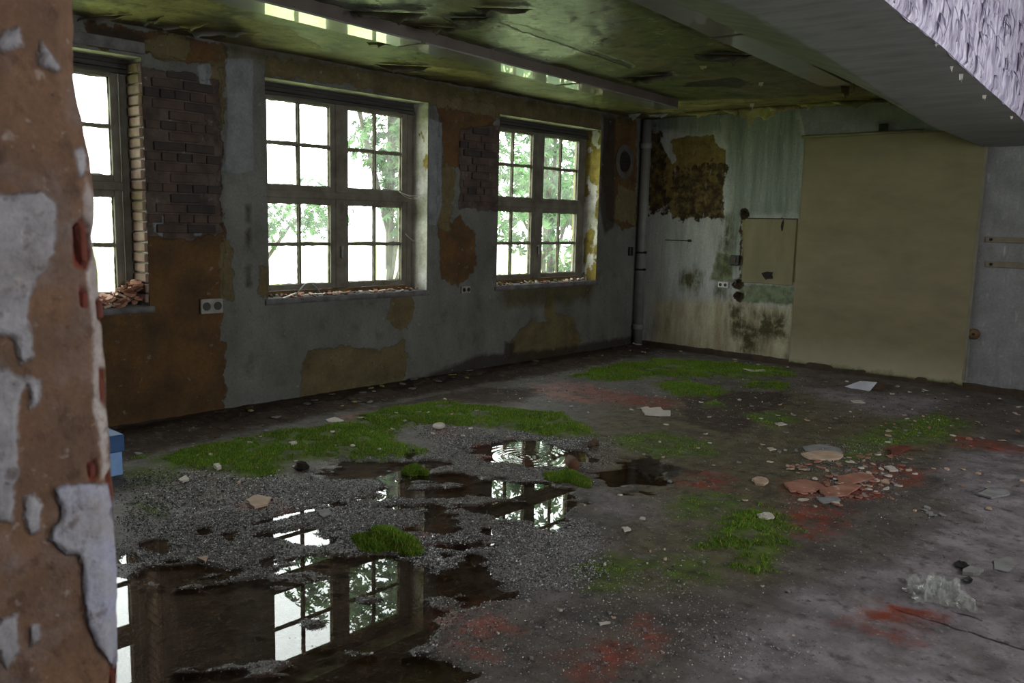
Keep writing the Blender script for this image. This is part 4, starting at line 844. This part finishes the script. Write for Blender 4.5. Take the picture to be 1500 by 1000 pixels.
# ------------------------------------------------------------------ wall fittings
def wall_item_left(name, px, py, label, cat):
    y, z = PW(px, py); o = empty(name, (0.0, y, z)); tag(o, label, cat); return o
def wall_item_back(name, px, py, label, cat):
    x, z = PB(px, py); o = empty(name, (x, 0.0, z)); tag(o, label, cat); return o
V_ = wall_item_left('wall_vent', 915, 237, 'round dark vent in a plastered ring beside the corner pipe', 'vent')
bm = bmesh.new(); N_ = 28
for r0, r1, x0, x1 in ((0.19, 0.135, 0.004, 0.02), (0.135, 0.118, 0.02, -0.0)):
    a = [bm.verts.new((x0, r0*math.cos(2*math.pi*k/N_), r0*1.12*math.sin(2*math.pi*k/N_))) for k in range(N_)]; b = [bm.verts.new((x1, r1*math.cos(2*math.pi*k/N_), r1*1.12*math.sin(2*math.pi*k/N_))) for k in range(N_)]
    for k in range(N_): bm.faces.new((a[k], a[(k+1) % N_], b[(k+1) % N_], b[k]))
link('plaster_ring', bm_mesh(bm, 'plaster_ring', True), plain('ring_plaster', (86, 85, 79), (66, 63, 56), 8, rough=0.9, bump=0.6), V_)
bm = bmesh.new(); bm_lathe(bm, [(0.125, 0.006), (0.12, 0.010)], 28, 'X'); link('dark_disc', bm_mesh(bm, 'dark_disc'), MAT['hole'], V_)  # flat dark disc stands in for the shade inside the vent
for k in range(5): link('grille_bar', box_mesh('grille_bar', (0.010, -0.11+abs(k-2)*0.02, -0.004), (0.016, 0.11-abs(k-2)*0.02, 0.004)), MAT['black'], V_, (0, 0, (k-2)*0.045))
MAT['dirty_plastic'] = plain('dirty_socket_plastic', (150, 147, 136), (112, 108, 98), 14, rough=0.6, bump=0.05)
def socket(o, axis, w=0.15, h=0.08, two=True):
    bm = bmesh.new(); th = 0.022
    if axis == 'X':
        link('cover_plate', box_mesh('cover_plate', (0, -w/2, -h/2), (th, w/2, h/2), 0.005), MAT['dirty_plastic'], o)
        for s_ in ((-w/4, w/4) if two else (0,)):
            bm = bmesh.new(); bm_lathe(bm, [(h*0.28, th-0.002), (h*0.28, th+0.003), (h*0.24, th+0.0025)], 16, 'X', (0, s_, 0)); link('socket_well', bm_mesh(bm, 'socket_well'), MAT['black'], o)
    else:
        link('cover_plate', box_mesh('cover_plate', (-w/2, -th, -h/2), (w/2, 0, h/2), 0.005), MAT['white_plastic'], o)
        for s_ in ((-w/4, w/4) if two else (0,)):
            bm = bmesh.new(); bm_lathe(bm, [(h*0.24, -th-0.003), (h*0.28, -th-0.002), (h*0.28, -th+0.003)], 16, 'Y', (s_, 0, 0)); link('socket_well', bm_mesh(bm, 'socket_well'), MAT['black'], o)
socket(wall_item_left('double_socket', 309, 448, 'dirty white double socket on brown plaster left of the middle window', 'socket'), 'X', 0.19, 0.12)
socket(wall_item_left('double_socket', 681, 424, 'greyish double socket below the brown patch between middle and right window', 'socket'), 'X', 0.13, 0.075)
socket(wall_item_back('double_socket', 1060, 417, 'bright white double socket on the back wall above green stains', 'socket'), 'Y', 0.135, 0.072)
o = wall_item_left('switch_box', 922, 368, 'small dark switch box beside the corner pipe', 'switch')
link('body', box_mesh('body', (0, -0.035, -0.055), (0.04, 0.035, 0.055), 0.006), MAT['black'], o); link('rocker', box_mesh('rocker', (0.04, -0.016, -0.03), (0.048, 0.016, 0.03), 0.003), MAT['hole'], o)
o = wall_item_back('switch_box', 1078, 381, 'black switch box on the back wall above the white socket', 'switch')
link('body', box_mesh('body', (-0.055, -0.045, -0.06), (0.055, 0, 0.06), 0.006), MAT['black'], o); link('rocker', box_mesh('rocker', (-0.02, -0.053, -0.03), (0.025, -0.045, 0.035), 0.003), MAT['chip_brown'], o)
o = wall_item_back('switch_box', 1295, 188, 'small black box on the wall above the olive sheet', 'box')
link('body', box_mesh('body', (-0.045, -0.04, -0.05), (0.045, 0, 0.045), 0.008), MAT['black'], o); link('cover_plate', box_mesh('cover_plate', (-0.03, -0.046, -0.03), (0.03, -0.04, 0.03), 0.003), MAT['hole'], o)
o = wall_item_back('wall_boss', 1427, 489, 'round rusty brown boss on the wall right of the olive sheet', 'boss')
bm = bmesh.new(); bm_lathe(bm, [(0.030, -0.03), (0.05, -0.02), (0.055, 0.0)], 18, 'Y'); link('disc', bm_mesh(bm, 'disc', True), plain('rusty_boss', (120, 92, 58), (72, 52, 32), 16, rough=0.8), o)
bm = bmesh.new(); bm_lathe(bm, [(0.012, -0.04), (0.014, -0.028)], 12, 'Y'); link('bolt', bm_mesh(bm, 'bolt'), MAT['black'], o)
for py, lb in ((349, 'upper of two painted battens on the wall at the right edge'), (385, 'lower of two painted battens on the wall at the right edge')):
    x, z = PB(1444, py); o = empty('wall_batten', (x, 0, z-0.01)); tag(o, lb, 'batten')
    link('strip', box_mesh('strip', (0, -0.016, -0.028), (0.62, 0.0, 0.028), 0.004), plain('dusty_batten', (122, 112, 98), (98, 88, 76), 8, rough=0.85), o)
    bm = bmesh.new(); bm_lathe(bm, [(0.014, -0.022), (0.016, -0.014)], 12, 'Y', (0.05, 0, 0)); link('screw', bm_mesh(bm, 'screw'), MAT['hole'], o)
    bm = bmesh.new(); bm_lathe(bm, [(0.012, -0.020), (0.014, -0.014)], 12, 'Y', (0.36, 0, 0)); link('screw', bm_mesh(bm, 'screw'), MAT['hole'], o)
# shelf-hook marks on the back wall at left: thin iron bar
x, z = PB(994, 352); o = empty('iron_bar', (x, 0, z)); tag(o, 'thin dark iron bar fixed to the back wall near the pipe', 'bar')
link('bar', box_mesh('bar', (-0.19, -0.012, -0.006), (0.19, 0.0, 0.006)), MAT['hole'], o)
link('hook', box_mesh('hook', (0.15, -0.03, -0.012), (0.18, 0.0, 0.018)), MAT['hole'], o)

# large sheet on the back wall
gx5 = lines((2.145, 4.0, 0.025)); gz5 = lines((0.045, 2.605, 0.025)); sx, sz = np.meshgrid(gx5, gz5, indexing='ij')
low = smooth(0.55, 0.0, sz)
syd = -0.016-0.004*fbm(sx, sz, 1.2, 3, 130)-0.022*low*np.abs(fbm(sx, sz, 3.2, 3, 131))-0.012*smooth(2.57, 2.59, sz)-0.010*smooth(3.955, 3.965, sx)
lx = sx+0.006*fbm(sz, sz*0, 4, 4, 132)*smooth(2.3, 2.145, sx); lz = sz+0.010*fbm(sx, sx*0+2, 5, 4, 133)*smooth(0.2, 0.04, sz)
SH = empty('wall_sheet', (0, 0, 0)); tag(SH, 'large olive-beige sheet hanging over the back wall', 'sheet')
t = NT('olive_sheet'); c = t.var((132, 122, 94), (108, 100, 78), 2.2, (1, 1, 2.5), 1.6)
c = t.mix(t.madd(t.attr('low'), 1.0, t.madd(t.noise(4, 6), 0.5, -0.35), True), c, lin((168, 160, 136)))
c = t.mix(t.madd(t.attr('gst'), 18, t.madd(t.noise(9, 7, 0.7), 3, -1.6), True), c, lin((96, 100, 58)))
t.bsdf(c, 0.8, t.bump(t.noise(120, 3, 0.6, (1, 1, 0.15)), 0.2, 0.004), 0.3); MAT['sheet'] = t.m
gst = np.maximum(0.10-lz, -0.1)+0.03*fbm(sx, sz, 6, 3, 134)
me = mesh_np('sheet_panel', np.stack([lx, syd, lz], -1).reshape(-1, 3), grid_faces(len(gx5), len(gz5)), {'low': (low*0.8).ravel(), 'gst': gst.ravel()})
o = link('sheet_panel', me, MAT['sheet'], SH); o.modifiers.new('thickness', 'SOLIDIFY').thickness = 0.006
bm = bmesh.new(); bm_tube(bm, [(2.12, -0.035, 2.607), (3.4, -0.037, 2.612)], 0.016, 10); link('top_rod', bm_mesh(bm, 'top_rod', True), plain('sheet_rod', (128, 120, 88), (100, 92, 64), 6), SH)
link('edge_strip', box_mesh('edge_strip', (3.985, -0.03, 0.10), (4.015, -0.002, 2.46), 0.004), plain('edge_strip', (124, 120, 104), (100, 96, 82), 6), SH)
# thin board panel (recess edge) left of the sheet
x0, z0 = PB(1087, 413); x1, z1 = PB(1170, 320)
PB_ = empty('wall_board', (x0, 0, z0)); tag(PB_, 'thin beige board on the back wall left of the olive sheet', 'board')
link('board_panel', box_mesh('board_panel', (0, -0.012, 0), (x1-x0-0.02, 0.0, z1-z0), 0.002), plain('beige_board', (128, 120, 90), (104, 98, 72), 2.5, (2, 1, 0.6), rough=0.8), PB_)
bm = bmesh.new()
hx_, hz_ = PB(1125, 403); r_h = random.Random(4)  # dark discs on the board stand in for the shaded hole and slot
link('dark_hole_disc', chip_mesh('dark_hole_disc', r_h, 0.085, 0.055, 0.004, 11), MAT['hole'], PB_, (hx_-x0, -0.012, hz_-z0), (math.pi/2, 0, 0))
link('dark_slot_disc', chip_mesh('dark_slot_disc', r_h, 0.02, 0.07, 0.004, 9), MAT['hole'], PB_, (PB(1147, 330)[0]-x0, -0.012, PB(1147, 330)[1]-z0), (math.pi/2, 0, 0))
link('top_edge', box_mesh('top_edge', (-0.01, -0.02, z1-z0-0.012), (x1-x0-0.01, 0.0, z1-z0), 0.002), MAT['hole'], PB_)

# ------------------------------------------------------------------ hanging paint flakes (parts of ceiling, beam, walls)
def flake(px, py, z, w_, h_, mat, parent, rz=None, droop=None, seed=0):
    """torn sheet of paint: one edge still attached above, free edge ragged and curling down"""
    r = random.Random(seed+int(px*7+py)); p = hit(px, py, 2, z); hang = h_/w_ > 0.35 if droop is None else droop > 0.5
    n, m = 11, 5; jag = [r.uniform(0.35, 1.0) for _ in range(n)]; jag = [0.5*jag[i]+0.25*jag[max(i-1, 0)]+0.25*jag[min(i+1, n-1)]-0.15*abs(i/(n-1)-0.5)*2 for i in range(n)]
    jag[r.randrange(2, n-2)] = 1.15; vs = []; ph = r.uniform(0, 6)
    for j in range(m+1):
        f = j/m
        for i in range(n):
            u = i/(n-1)-0.5; L = h_*jag[i]*f; wav = 0.05*w_*math.sin(u*7+ph)*f
            out = L*(0.25 if hang else 0.9*(1-0.3*f))+wav; dn = L*(0.95 if hang else 0.22+0.5*f*f)
            vs.append((u*w_*(1-0.25*f)+r.uniform(-0.01, 0.01)*w_, -out, -dn))
    me_ = mesh_np('paint_flake', np.array(vs), grid_faces(m+1, n)); me_.materials.append(mat)
    o = link('paint_flake', me_, None, parent, tuple(p), (0, 0, YAW*0.6+r.uniform(-0.5, 0.5) if rz is None else rz)); md = o.modifiers.new('thickness', 'SOLIDIFY'); md.thickness = 0.003
    return o
for (px, py, w_, h_, mt) in ((1249, 96, 0.13, 0.24, 'chip_ochre'), (1238, 126, 0.09, 0.14, 'chip_ochre'), (1112, 157, 0.55, 0.22, 'chip_ochre'), (1080, 160, 0.4, 0.13, 'chip_ochre'), (1150, 155, 0.4, 0.11, 'chip_ochre'), (1200, 150, 0.5, 0.12, 'chip_ochre'), (1250, 147, 0.5, 0.11, 'chip_ochre'), (1300, 144, 0.4, 0.10, 'chip_ochre'), (1030, 163, 0.5, 0.10, 'chip_ochre'), (1102, 151, 0.05, 0.07, 'chip'), (1030, 96, 0.07, 0.05, 'chip_ochre'),
    (1115, 120, 0.05, 0.06, 'chip'), (226, 28, 0.3, 0.08, 'flake_grey'), (255, 38, 0.35, 0.06, 'flake_grey'), (282, 36, 0.25, 0.07, 'chip_ochre'), (316, 45, 0.5, 0.10, 'flake_grey'), (345, 48, 0.4, 0.05, 'chip_ochre'), (150, 24, 0.5, 0.08, 'flake_grey'),
    (965, 166, 0.3, 0.09, 'chip_grey'), (930, 166, 0.2, 0.08, 'chip_grey'), (640, 40, 0.3, 0.08, 'chip_dark'), (690, 26, 0.3, 0.07, 'chip_dark'), (735, 12, 0.4, 0.09, 'chip_dark'), (1060, 80, 0.45, 0.12, 'chip_dark'), (945, 112, 0.5, 0.12, 'chip_dark'),
    (590, 96, 0.5, 0.10, 'chip_dark'), (560, 62, 0.25, 0.06, 'chip_ochre'), (570, 18, 0.5, 0.12, 'chip_dark'), (1300, 133, 0.16, 0.09, 'chip_grey'), (1330, 136, 0.16, 0.11, 'chip_ochre'), (1310, 136, 0.06, 0.14, 'chip_grey')):
    flake(px, py, H-0.012, w_, h_, MAT[mt], ceiling)
for (px, py, w_, h_) in ((1394, 97, 0.02, 0.04), (1408, 108, 0.025, 0.055), (1442, 139, 0.025, 0.04), (1482, 170, 0.02, 0.03), (1372, 62, 0.03, 0.03)):
    y_ = hit(px, py, 0, XB)
    o = flake(px, py, float(y_[2])+0.01, w_, h_, MAT['chip'], beam); 
r = random.Random(77)
for k in range(150):                     # curls of paint on the beam's side
    y_ = r.uniform(-6.2, -0.3); d_ = np.interp(y_, [-12.5, -7, -4.8, -3.8, -2.9, -1.6, 0], [0.12, 0.13, 0.165, 0.235, 0.33, 0.455, 0.5]); z_ = 3.3-(3.3-H+d_)*r.uniform(0.05, 0.85)
    h_ = min(r.uniform(0.06, 0.22), z_-(H-d_)+0.02); w_ = r.uniform(0.015, 0.05); vs = []
    for j in range(5):
        f = j/4
        for i in range(3): vs.append((0.012+0.035*math.sin(f*2.2)*r.uniform(0.8, 1.2), (i-1)*w_*(1-0.6*f)*0.5, -f*h_))
    o = link('paint_curl', mesh_np('paint_curl', np.array(vs), grid_faces(5, 3)), MAT['lavender'], beam, (XB+0.004, y_, z_), (0, 0, r.uniform(-0.3, 0.3)))
    o.modifiers.new('thickness', 'SOLIDIFY').thickness = 0.002

# ------------------------------------------------------------------ moss
def moss_blades(name, pts, hts, seed, parent=None, zs=None):
    r = np.random.default_rng(seed); n = len(pts); P = np.array(pts); z = floor_z(P[:, 0], P[:, 1])-0.003 if zs is None else zs
    a = r.uniform(0, 2*np.pi, n); ln = r.uniform(0.0, 0.9, n)*hts; la = r.uniform(0, 2*np.pi, n); wd = r.uniform(0.0018, 0.0042, n)
    base = np.stack([P[:, 0], P[:, 1], z], -1); dx = np.stack([np.cos(a)*wd, np.sin(a)*wd, np.zeros(n)], -1)
    tip = base+np.stack([np.cos(la)*ln, np.sin(la)*ln, hts], -1); V = np.stack([base-dx, base+dx, tip], 1).reshape(-1, 3)
    g = r.uniform(0, 1, n)+0.35*fbm(P[:, 0], P[:, 1], 3, 3, 140)
    c0 = np.array(lin((74, 100, 22))[:3]); c1 = np.array(lin((124, 160, 56))[:3]); c2 = np.array(lin((170, 158, 80))[:3])
    C = c0+(c1-c0)*np.clip(g, 0, 1)[:, None]; dryb = r.random(n) < 0.08; C[dryb] = c2
    C = np.concatenate([C, np.ones((n, 1))], 1); C3 = np.repeat(C, 3, 0)
    return mesh_np(name, V, np.arange(3*n).reshape(-1, 3), {'col': C3}, shade=False)
t = NT('moss_blades'); k = t.bsdf(t.attr('col', True), 0.75, None, 0.25); k.inputs['Subsurface Weight'].default_value = 0.0
tl = t.n.new('ShaderNodeBsdfTranslucent'); t.put(tl.inputs[0], t.attr('col', True)); mx = t.n.new('ShaderNodeMixShader'); mx.inputs[0].default_value = 0.3
t.t.links.new(k.outputs[0], mx.inputs[1]); t.t.links.new(tl.outputs[0], mx.inputs[2]); t.t.links.new(mx.outputs[0], t.out.inputs[0]); MAT['moss'] = t.m
MLAB = ['broad bright green moss carpet along the left windows', 'long green moss strip in front of the back wall', 'green moss tongue just before the far strip', 'small green moss bar right of the far strip', 'bright green moss patch on the right near floor', 'thin moss film left of the near moss patch', 'faint yellowish moss in the middle of the floor', 'sparse moss spread on the right middle floor', 'dark thin moss before the foot of the olive sheet', 'thin moss on grey floor beside the pier', 'small moss tuft beside the pinkish flake', 'patchy moss near the blue box', 'thin moss above the near moss patch', 'thin moss below the near moss patch', 'tiny moss spot in the middle distance']
gr = np.random.default_rng(9)
for i, ((poly, den), lb) in enumerate(zip(mossp, MLAB)):
    P = np.array(poly); lo = P.min(0)-0.12; hi = P.max(0)+0.12; area = (hi-lo).prod(); dist = np.hypot(P[:, 0].mean()-CAM[0], P[:, 1].mean()-CAM[1])
    n = int(min(area*24000*den, 190000)); q = gr.uniform(lo, hi, (n, 2)); s_ = sdf(q[:, 0], q[:, 1], poly)
    e = s_+0.24*fbm(q[:, 0], q[:, 1], 3.5, 4, 150)+0.08*fbm(q[:, 0], q[:, 1], 16, 3, 155)-(0.05 if den < 0.6 else 0)
    holes = fbm(q[:, 0], q[:, 1], 7, 3, 160)
    kp = (e > gr.uniform(0, 0.10, n)) & (holes > (-0.28 if den > 0.6 else -0.05)) & (floor_z(q[:, 0], q[:, 1]) > 0.001)
    q = q[kp]
    if len(q) < 20: continue
    hts = gr.uniform(0.006, 0.020, len(q))*(1.0 if den > 0.6 else 0.7)*(0.6+0.6*np.clip(e[kp]/0.1, 0, 1))
    tag(link('moss_patch', moss_blades('moss_patch', q, hts, i), MAT['moss']), lb, 'moss', kind='stuff')
for i, (px, py, rx, ry, hh, lb) in enumerate(((607, 693, 0.085, 0.07, 0.05, 'small round moss tuft rising from the puddle'), (568, 796, 0.20, 0.14, 0.05, 'oval moss cushion on grit between the window reflections'), (832, 703, 0.17, 0.11, 0.045, 'moss cushion with the pipe stub right of the pool'))):
    x, y = PF(px, py); n = 7000; a = gr.uniform(0, 6.283, n); q_ = np.sqrt(gr.uniform(0, 1, n)); wob = 1+0.18*np.sin(a*3+i)+0.12*np.sin(a*5+2*i)
    q = np.stack([x+np.cos(a)*q_*rx*wob, y+np.sin(a)*q_*ry*wob], -1)
    zs = 0.002+hh*(1-q_**2)*(0.75+0.5*fbm(q[:, 0], q[:, 1], 18, 3, 170))
    E_ = empty('moss_cushion', (x, y, 0)); tag(E_, lb, 'moss')
    o = link('moss_blades', moss_blades('moss_blades', q, gr.uniform(0.010, 0.026, n), 50+i, None, zs), MAT['moss'], E_); o.matrix_parent_inverse = Matrix.Translation((-x, -y, 0)); o['kind'] = 'stuff'
    ra = np.linspace(0, 1, 9); aa = np.linspace(0, 2*np.pi, 33); R2, A2 = np.meshgrid(ra, aa, indexing='ij'); w2 = 1+0.18*np.sin(A2*3+i)+0.12*np.sin(A2*5+2*i)
    X2 = np.cos(A2)*R2*rx*w2; Y2 = np.sin(A2)*R2*ry*w2; Z2 = -0.012+(hh+0.012)*(1-R2**2)*(0.75+0.5*fbm(X2+x, Y2+y, 18, 3, 170))
    link('mound', mesh_np('mound', np.stack([X2, Y2, Z2], -1).reshape(-1, 3), grid_faces(9, 33)), plain('moss_mound', (66, 84, 22), (44, 52, 20), 20, rough=0.95), E_)

# ------------------------------------------------------------------ wet grit round the water
GRIT = []
def grit(name, polyset, n, seed, lo_, hi_, label, smin, smax, white):
    r = np.random.default_rng(seed); pts = []
    for pl_ in polyset:
        P = np.array([PF(*q) for q in pl_]); q = r.uniform(P.min(0), P.max(0), (n*3, 2)); s_ = sdf(q[:, 0], q[:, 1], [tuple(v) for v in P])
        pts.append(q[s_+0.12*fbm(q[:, 0], q[:, 1], 5, 3, 180) > r.uniform(-0.05, 0.15, len(q))][:n])
    q = np.concatenate(pts); z = floor_z(q[:, 0], q[:, 1]); kp = (z > lo_) & (z < hi_) & (fattr(moss, q[:, 0], q[:, 1]) < 0.03); q = q[kp]; z = z[kp]; n = len(q)
    s_ = r.uniform(smin, smax, n)*np.where(r.random(n) < 0.06, 1.8, 1)
    octa = np.array([(1, 0, 0), (0, 1, 0), (-1, 0, 0), (0, -1, 0), (0, 0, 0.7), (0, 0, -0.7)]); Fo = np.array([(0, 1, 4), (1, 2, 4), (2, 3, 4), (3, 0, 4), (1, 0, 5), (2, 1, 5), (3, 2, 5), (0, 3, 5)])
    V = octa[None]*s_[:, None, None]*r.uniform(0.6, 1.2, (n, 6, 3)); th = r.uniform(0, 6.283, n); c, s = np.cos(th)[:, None], np.sin(th)[:, None]
    V = np.stack([V[..., 0]*c-V[..., 1]*s, V[..., 0]*s+V[..., 1]*c, V[..., 2]], -1)+np.stack([q[:, 0], q[:, 1], np.maximum(z, -0.002)+0.2*s_], -1)[:, None]
    F = (Fo[None]+(np.arange(n)*6)[:, None, None]).reshape(-1, 3)
    g = np.where(r.random(n) < white, r.uniform(0.25, 0.5, n), r.uniform(0.02, 0.13, n)); C = np.stack([g*1.0, g*0.97, g*0.95, np.ones(n)], -1)  # pale grains, more of them to put wet sparkle into the colour
    GRIT.append((V.reshape(-1, 3), F, np.repeat(C, 6, 0)))
MAT['grit'] = vcol('wet_grit', 0.22, 0.0, 0.6)
grit('wet_grit', [[(180, 760), (420, 740), (450, 780), (400, 850), (180, 820)], [(400, 700), (620, 715), (620, 780), (500, 820), (400, 770)], [(440, 680), (620, 655), (900, 640), (880, 720), (700, 690), (560, 690)], [(560, 790), (700, 780), (720, 870), (600, 850)], [(690, 780), (860, 760), (900, 850), (720, 880)], [(600, 625), (860, 635), (880, 660), (640, 665)]], 11000, 3, -0.004, 0.02, 'glittering wet grit around the puddle', 0.0013, 0.0048, 0.3)
grit('shore_grit', [[(170, 700), (500, 690), (760, 690), (860, 740), (720, 860), (680, 1000), (170, 1000)]], 60000, 8, -0.0015, 0.012, 'fine wet grit on the small islands and shore of the puddle', 0.0012, 0.0042, 0.3)
grit('floor_crumbs', [[(900, 640), (1200, 620), (1450, 640), (1500, 760), (1300, 860), (1000, 900), (860, 800)], [(640, 850), (1000, 830), (1200, 960), (900, 1020), (640, 1000)], [(1180, 640), (1330, 660), (1330, 740), (1150, 740)]], 5000, 4, 0.0, 0.03, 'fine pale crumbs strewn over the right floor', 0.0012, 0.004, 0.3)
grit('far_crumbs', [[(930, 520), (1160, 550), (1500, 600), (1450, 640), (1000, 620), (760, 590), (700, 570)], [(180, 690), (420, 690), (440, 750), (180, 760)]], 3500, 6, 0.0, 0.03, 'fine crumbs strewn over the far and left floor', 0.002, 0.007, 0.25)

off = np.cumsum([0]+[len(g_[0]) for g_ in GRIT])
tag(link('wet_grit', mesh_np('wet_grit', np.concatenate([g_[0] for g_ in GRIT]), np.concatenate([g_[1]+o_ for g_, o_ in zip(GRIT, off)]), {'col': np.concatenate([g_[2] for g_ in GRIT])}, shade=False), MAT['grit']), 'glittering wet grit and fine crumbs strewn over the floor', 'grit', kind='stuff')

# ------------------------------------------------------------------ cobweb between the middle window and its reveal
for strands, lb in (([((-0.19, -3.95, 1.86), (-0.03, -3.745, 1.84), 0.03), ((-0.19, -3.95, 1.86), (-0.05, -3.745, 1.82), 0.05), ((-0.19, -3.95, 1.86), (-0.06, -3.745, 1.80), 0.02)], 'dusty cobweb strands from the middle window transom to its right reveal'),
                    ([((-0.19, -3.86, 1.45), (-0.10, -3.75, 1.36), 0.02), ((-0.10, -3.75, 1.36), (-0.12, -3.76, 1.02), -0.03)], 'looping cobweb strand low on the right reveal of the middle window')):
    bm = bmesh.new()
    for (a, b, sag) in strands:
        A, B = Vector(a), Vector(b); bm_tube(bm, [A.lerp(B, k/6)-Vector((0, 0, sag*4*(k/6)*(1-k/6))) for k in range(7)], 0.0022, 5)
    tag(link('cobweb', bm_mesh(bm, 'cobweb', True), MAT['chip'], None), lb, 'cobweb')

# ------------------------------------------------------------------ outside: lawn and trees
tag(link('lawn', box_mesh('lawn', (-60, -60, -1.2), (-0.42, 40, -0.6)), plain('lawn_grass', (176, 190, 130), (140, 160, 96), 0.8, rough=0.95, bump=0.4)), 'bright lawn outside the windows', 'lawn', kind='structure')
t = NT('tree_leaves'); c = t.attr('col', True); k = t.bsdf(c, 0.5, None, 0.4); tl = t.n.new('ShaderNodeBsdfTranslucent'); t.put(tl.inputs[0], c); mx = t.n.new('ShaderNodeMixShader'); mx.inputs[0].default_value = 0.4
t.t.links.new(k.outputs[0], mx.inputs[1]); t.t.links.new(tl.outputs[0], mx.inputs[2]); t.t.links.new(mx.outputs[0], t.out.inputs[0]); MAT['leaf'] = t.m
MAT['bark'] = plain('bark', (58, 52, 42), (36, 32, 27), 8, rough=0.9, bump=0.6)
def tree(loc, blobs, n, leaf, seed, label):
    """blobs: (dx,dy,z,radius) crown lobes; palmate leaf sprays"""
    r = np.random.default_rng(seed); T = empty('tree', (loc[0], loc[1], -0.6)); tag(T, label, 'tree', 'trees outside the windows')
    top = max(b[2] for b in blobs); bm = bmesh.new(); bm_tube(bm, [(0, 0, 0), (0.05, 0.03, top*0.4), (0.0, 0.1, top*0.8)], [0.07, 0.05, 0.03], 8)
    for b in blobs: bm_tube(bm, [(0, 0.02, b[2]*0.4), (b[0]*0.5, b[1]*0.5, b[2]*0.8), (b[0], b[1], b[2])], [0.05, 0.035, 0.012], 6)
    link('trunk', bm_mesh(bm, 'trunk', True), MAT['bark'], T)
    Vs_, Cs_ = [], []; wts = np.array([b[3]**2 for b in blobs]); wts = wts/wts.sum()
    for b, w_ in zip(blobs, wts):
        m = int(n*w_); d = r.normal(size=(m, 3)); d /= np.linalg.norm(d, axis=1)[:, None]; rad = b[3]*r.uniform(0.35, 1.0, m)**0.6
        C = np.array(b[:3])+d*rad[:, None]*np.array([1, 1, 0.8])
        nrm = d+r.normal(size=(m, 3))*0.6+np.array([0, 0, 0.7]); nrm /= np.linalg.norm(nrm, axis=1)[:, None]
        u = np.cross(nrm, r.normal(size=(m, 3))); u /= np.linalg.norm(u, axis=1)[:, None]; v = np.cross(nrm, u)
        g = r.uniform(0, 1, m); col = np.stack([0.014+0.055*g, 0.045+0.115*g, 0.02+0.025*g, np.ones(m)], -1)
        for k in range(5):
            a = (k-2)*0.62; L = leaf*(1-0.12*abs(k-2)); dv = u*math.cos(a)+v*math.sin(a); sd = -u*math.sin(a)+v*math.cos(a)
            q = np.stack([C, C+dv*L*0.55+sd*L*0.17, C+dv*L-nrm*L*0.18, C+dv*L*0.55-sd*L*0.17], 1)
            Vs_.append(q.reshape(-1, 3)); Cs_.append(np.repeat(col, 4, 0))
    V = np.concatenate(Vs_); Cc = np.concatenate(Cs_)
    o = link('foliage', mesh_np('foliage', V, np.arange(len(V)).reshape(-1, 4), {'col': Cc}, shade=False), MAT['leaf'], T); o['kind'] = 'stuff'
tree((-3.6, 2.4), [(0, 0, 3.0, 1.0), (0.4, -1.0, 2.2, 0.7), (-0.3, 1.2, 2.6, 0.8), (0.5, 0.3, 1.5, 0.7), (0, -0.4, 4.2, 1.0), (0.2, -1.0, 5.4, 0.9)], 900, 0.19, 1, 'broad-leaved tree behind the right window')
tree((-4.6, -0.5), [(0, 0, 3.4, 0.7), (0.3, 0.2, 2.5, 0.6), (0.2, 0.5, 1.9, 0.55), (0, 0.3, 4.6, 0.9), (0, -1.2, 4.9, 0.7), (0, 0.1, 5.8, 1.0), (0.1, 0.5, 3.0, 0.7)], 1700, 0.16, 2, 'leafy tree behind the right panes of the middle window')
tree((-12.0, 1.6), [(0, 0, 2.0, 0.8), (0, -1.3, 1.9, 0.55), (0, 1.6, 2.4, 1.0)], 420, 0.18, 3, 'distant leafy bush behind the left panes of the middle window')
tree((-8.5, 8.0), [(0, 0, 3.5, 2.0), (0, 2.2, 3.0, 1.8), (0, -2.0, 3.0, 1.7), (0, 0, 5.5, 1.6)], 900, 0.26, 4, 'large tree furthest away behind the right window')
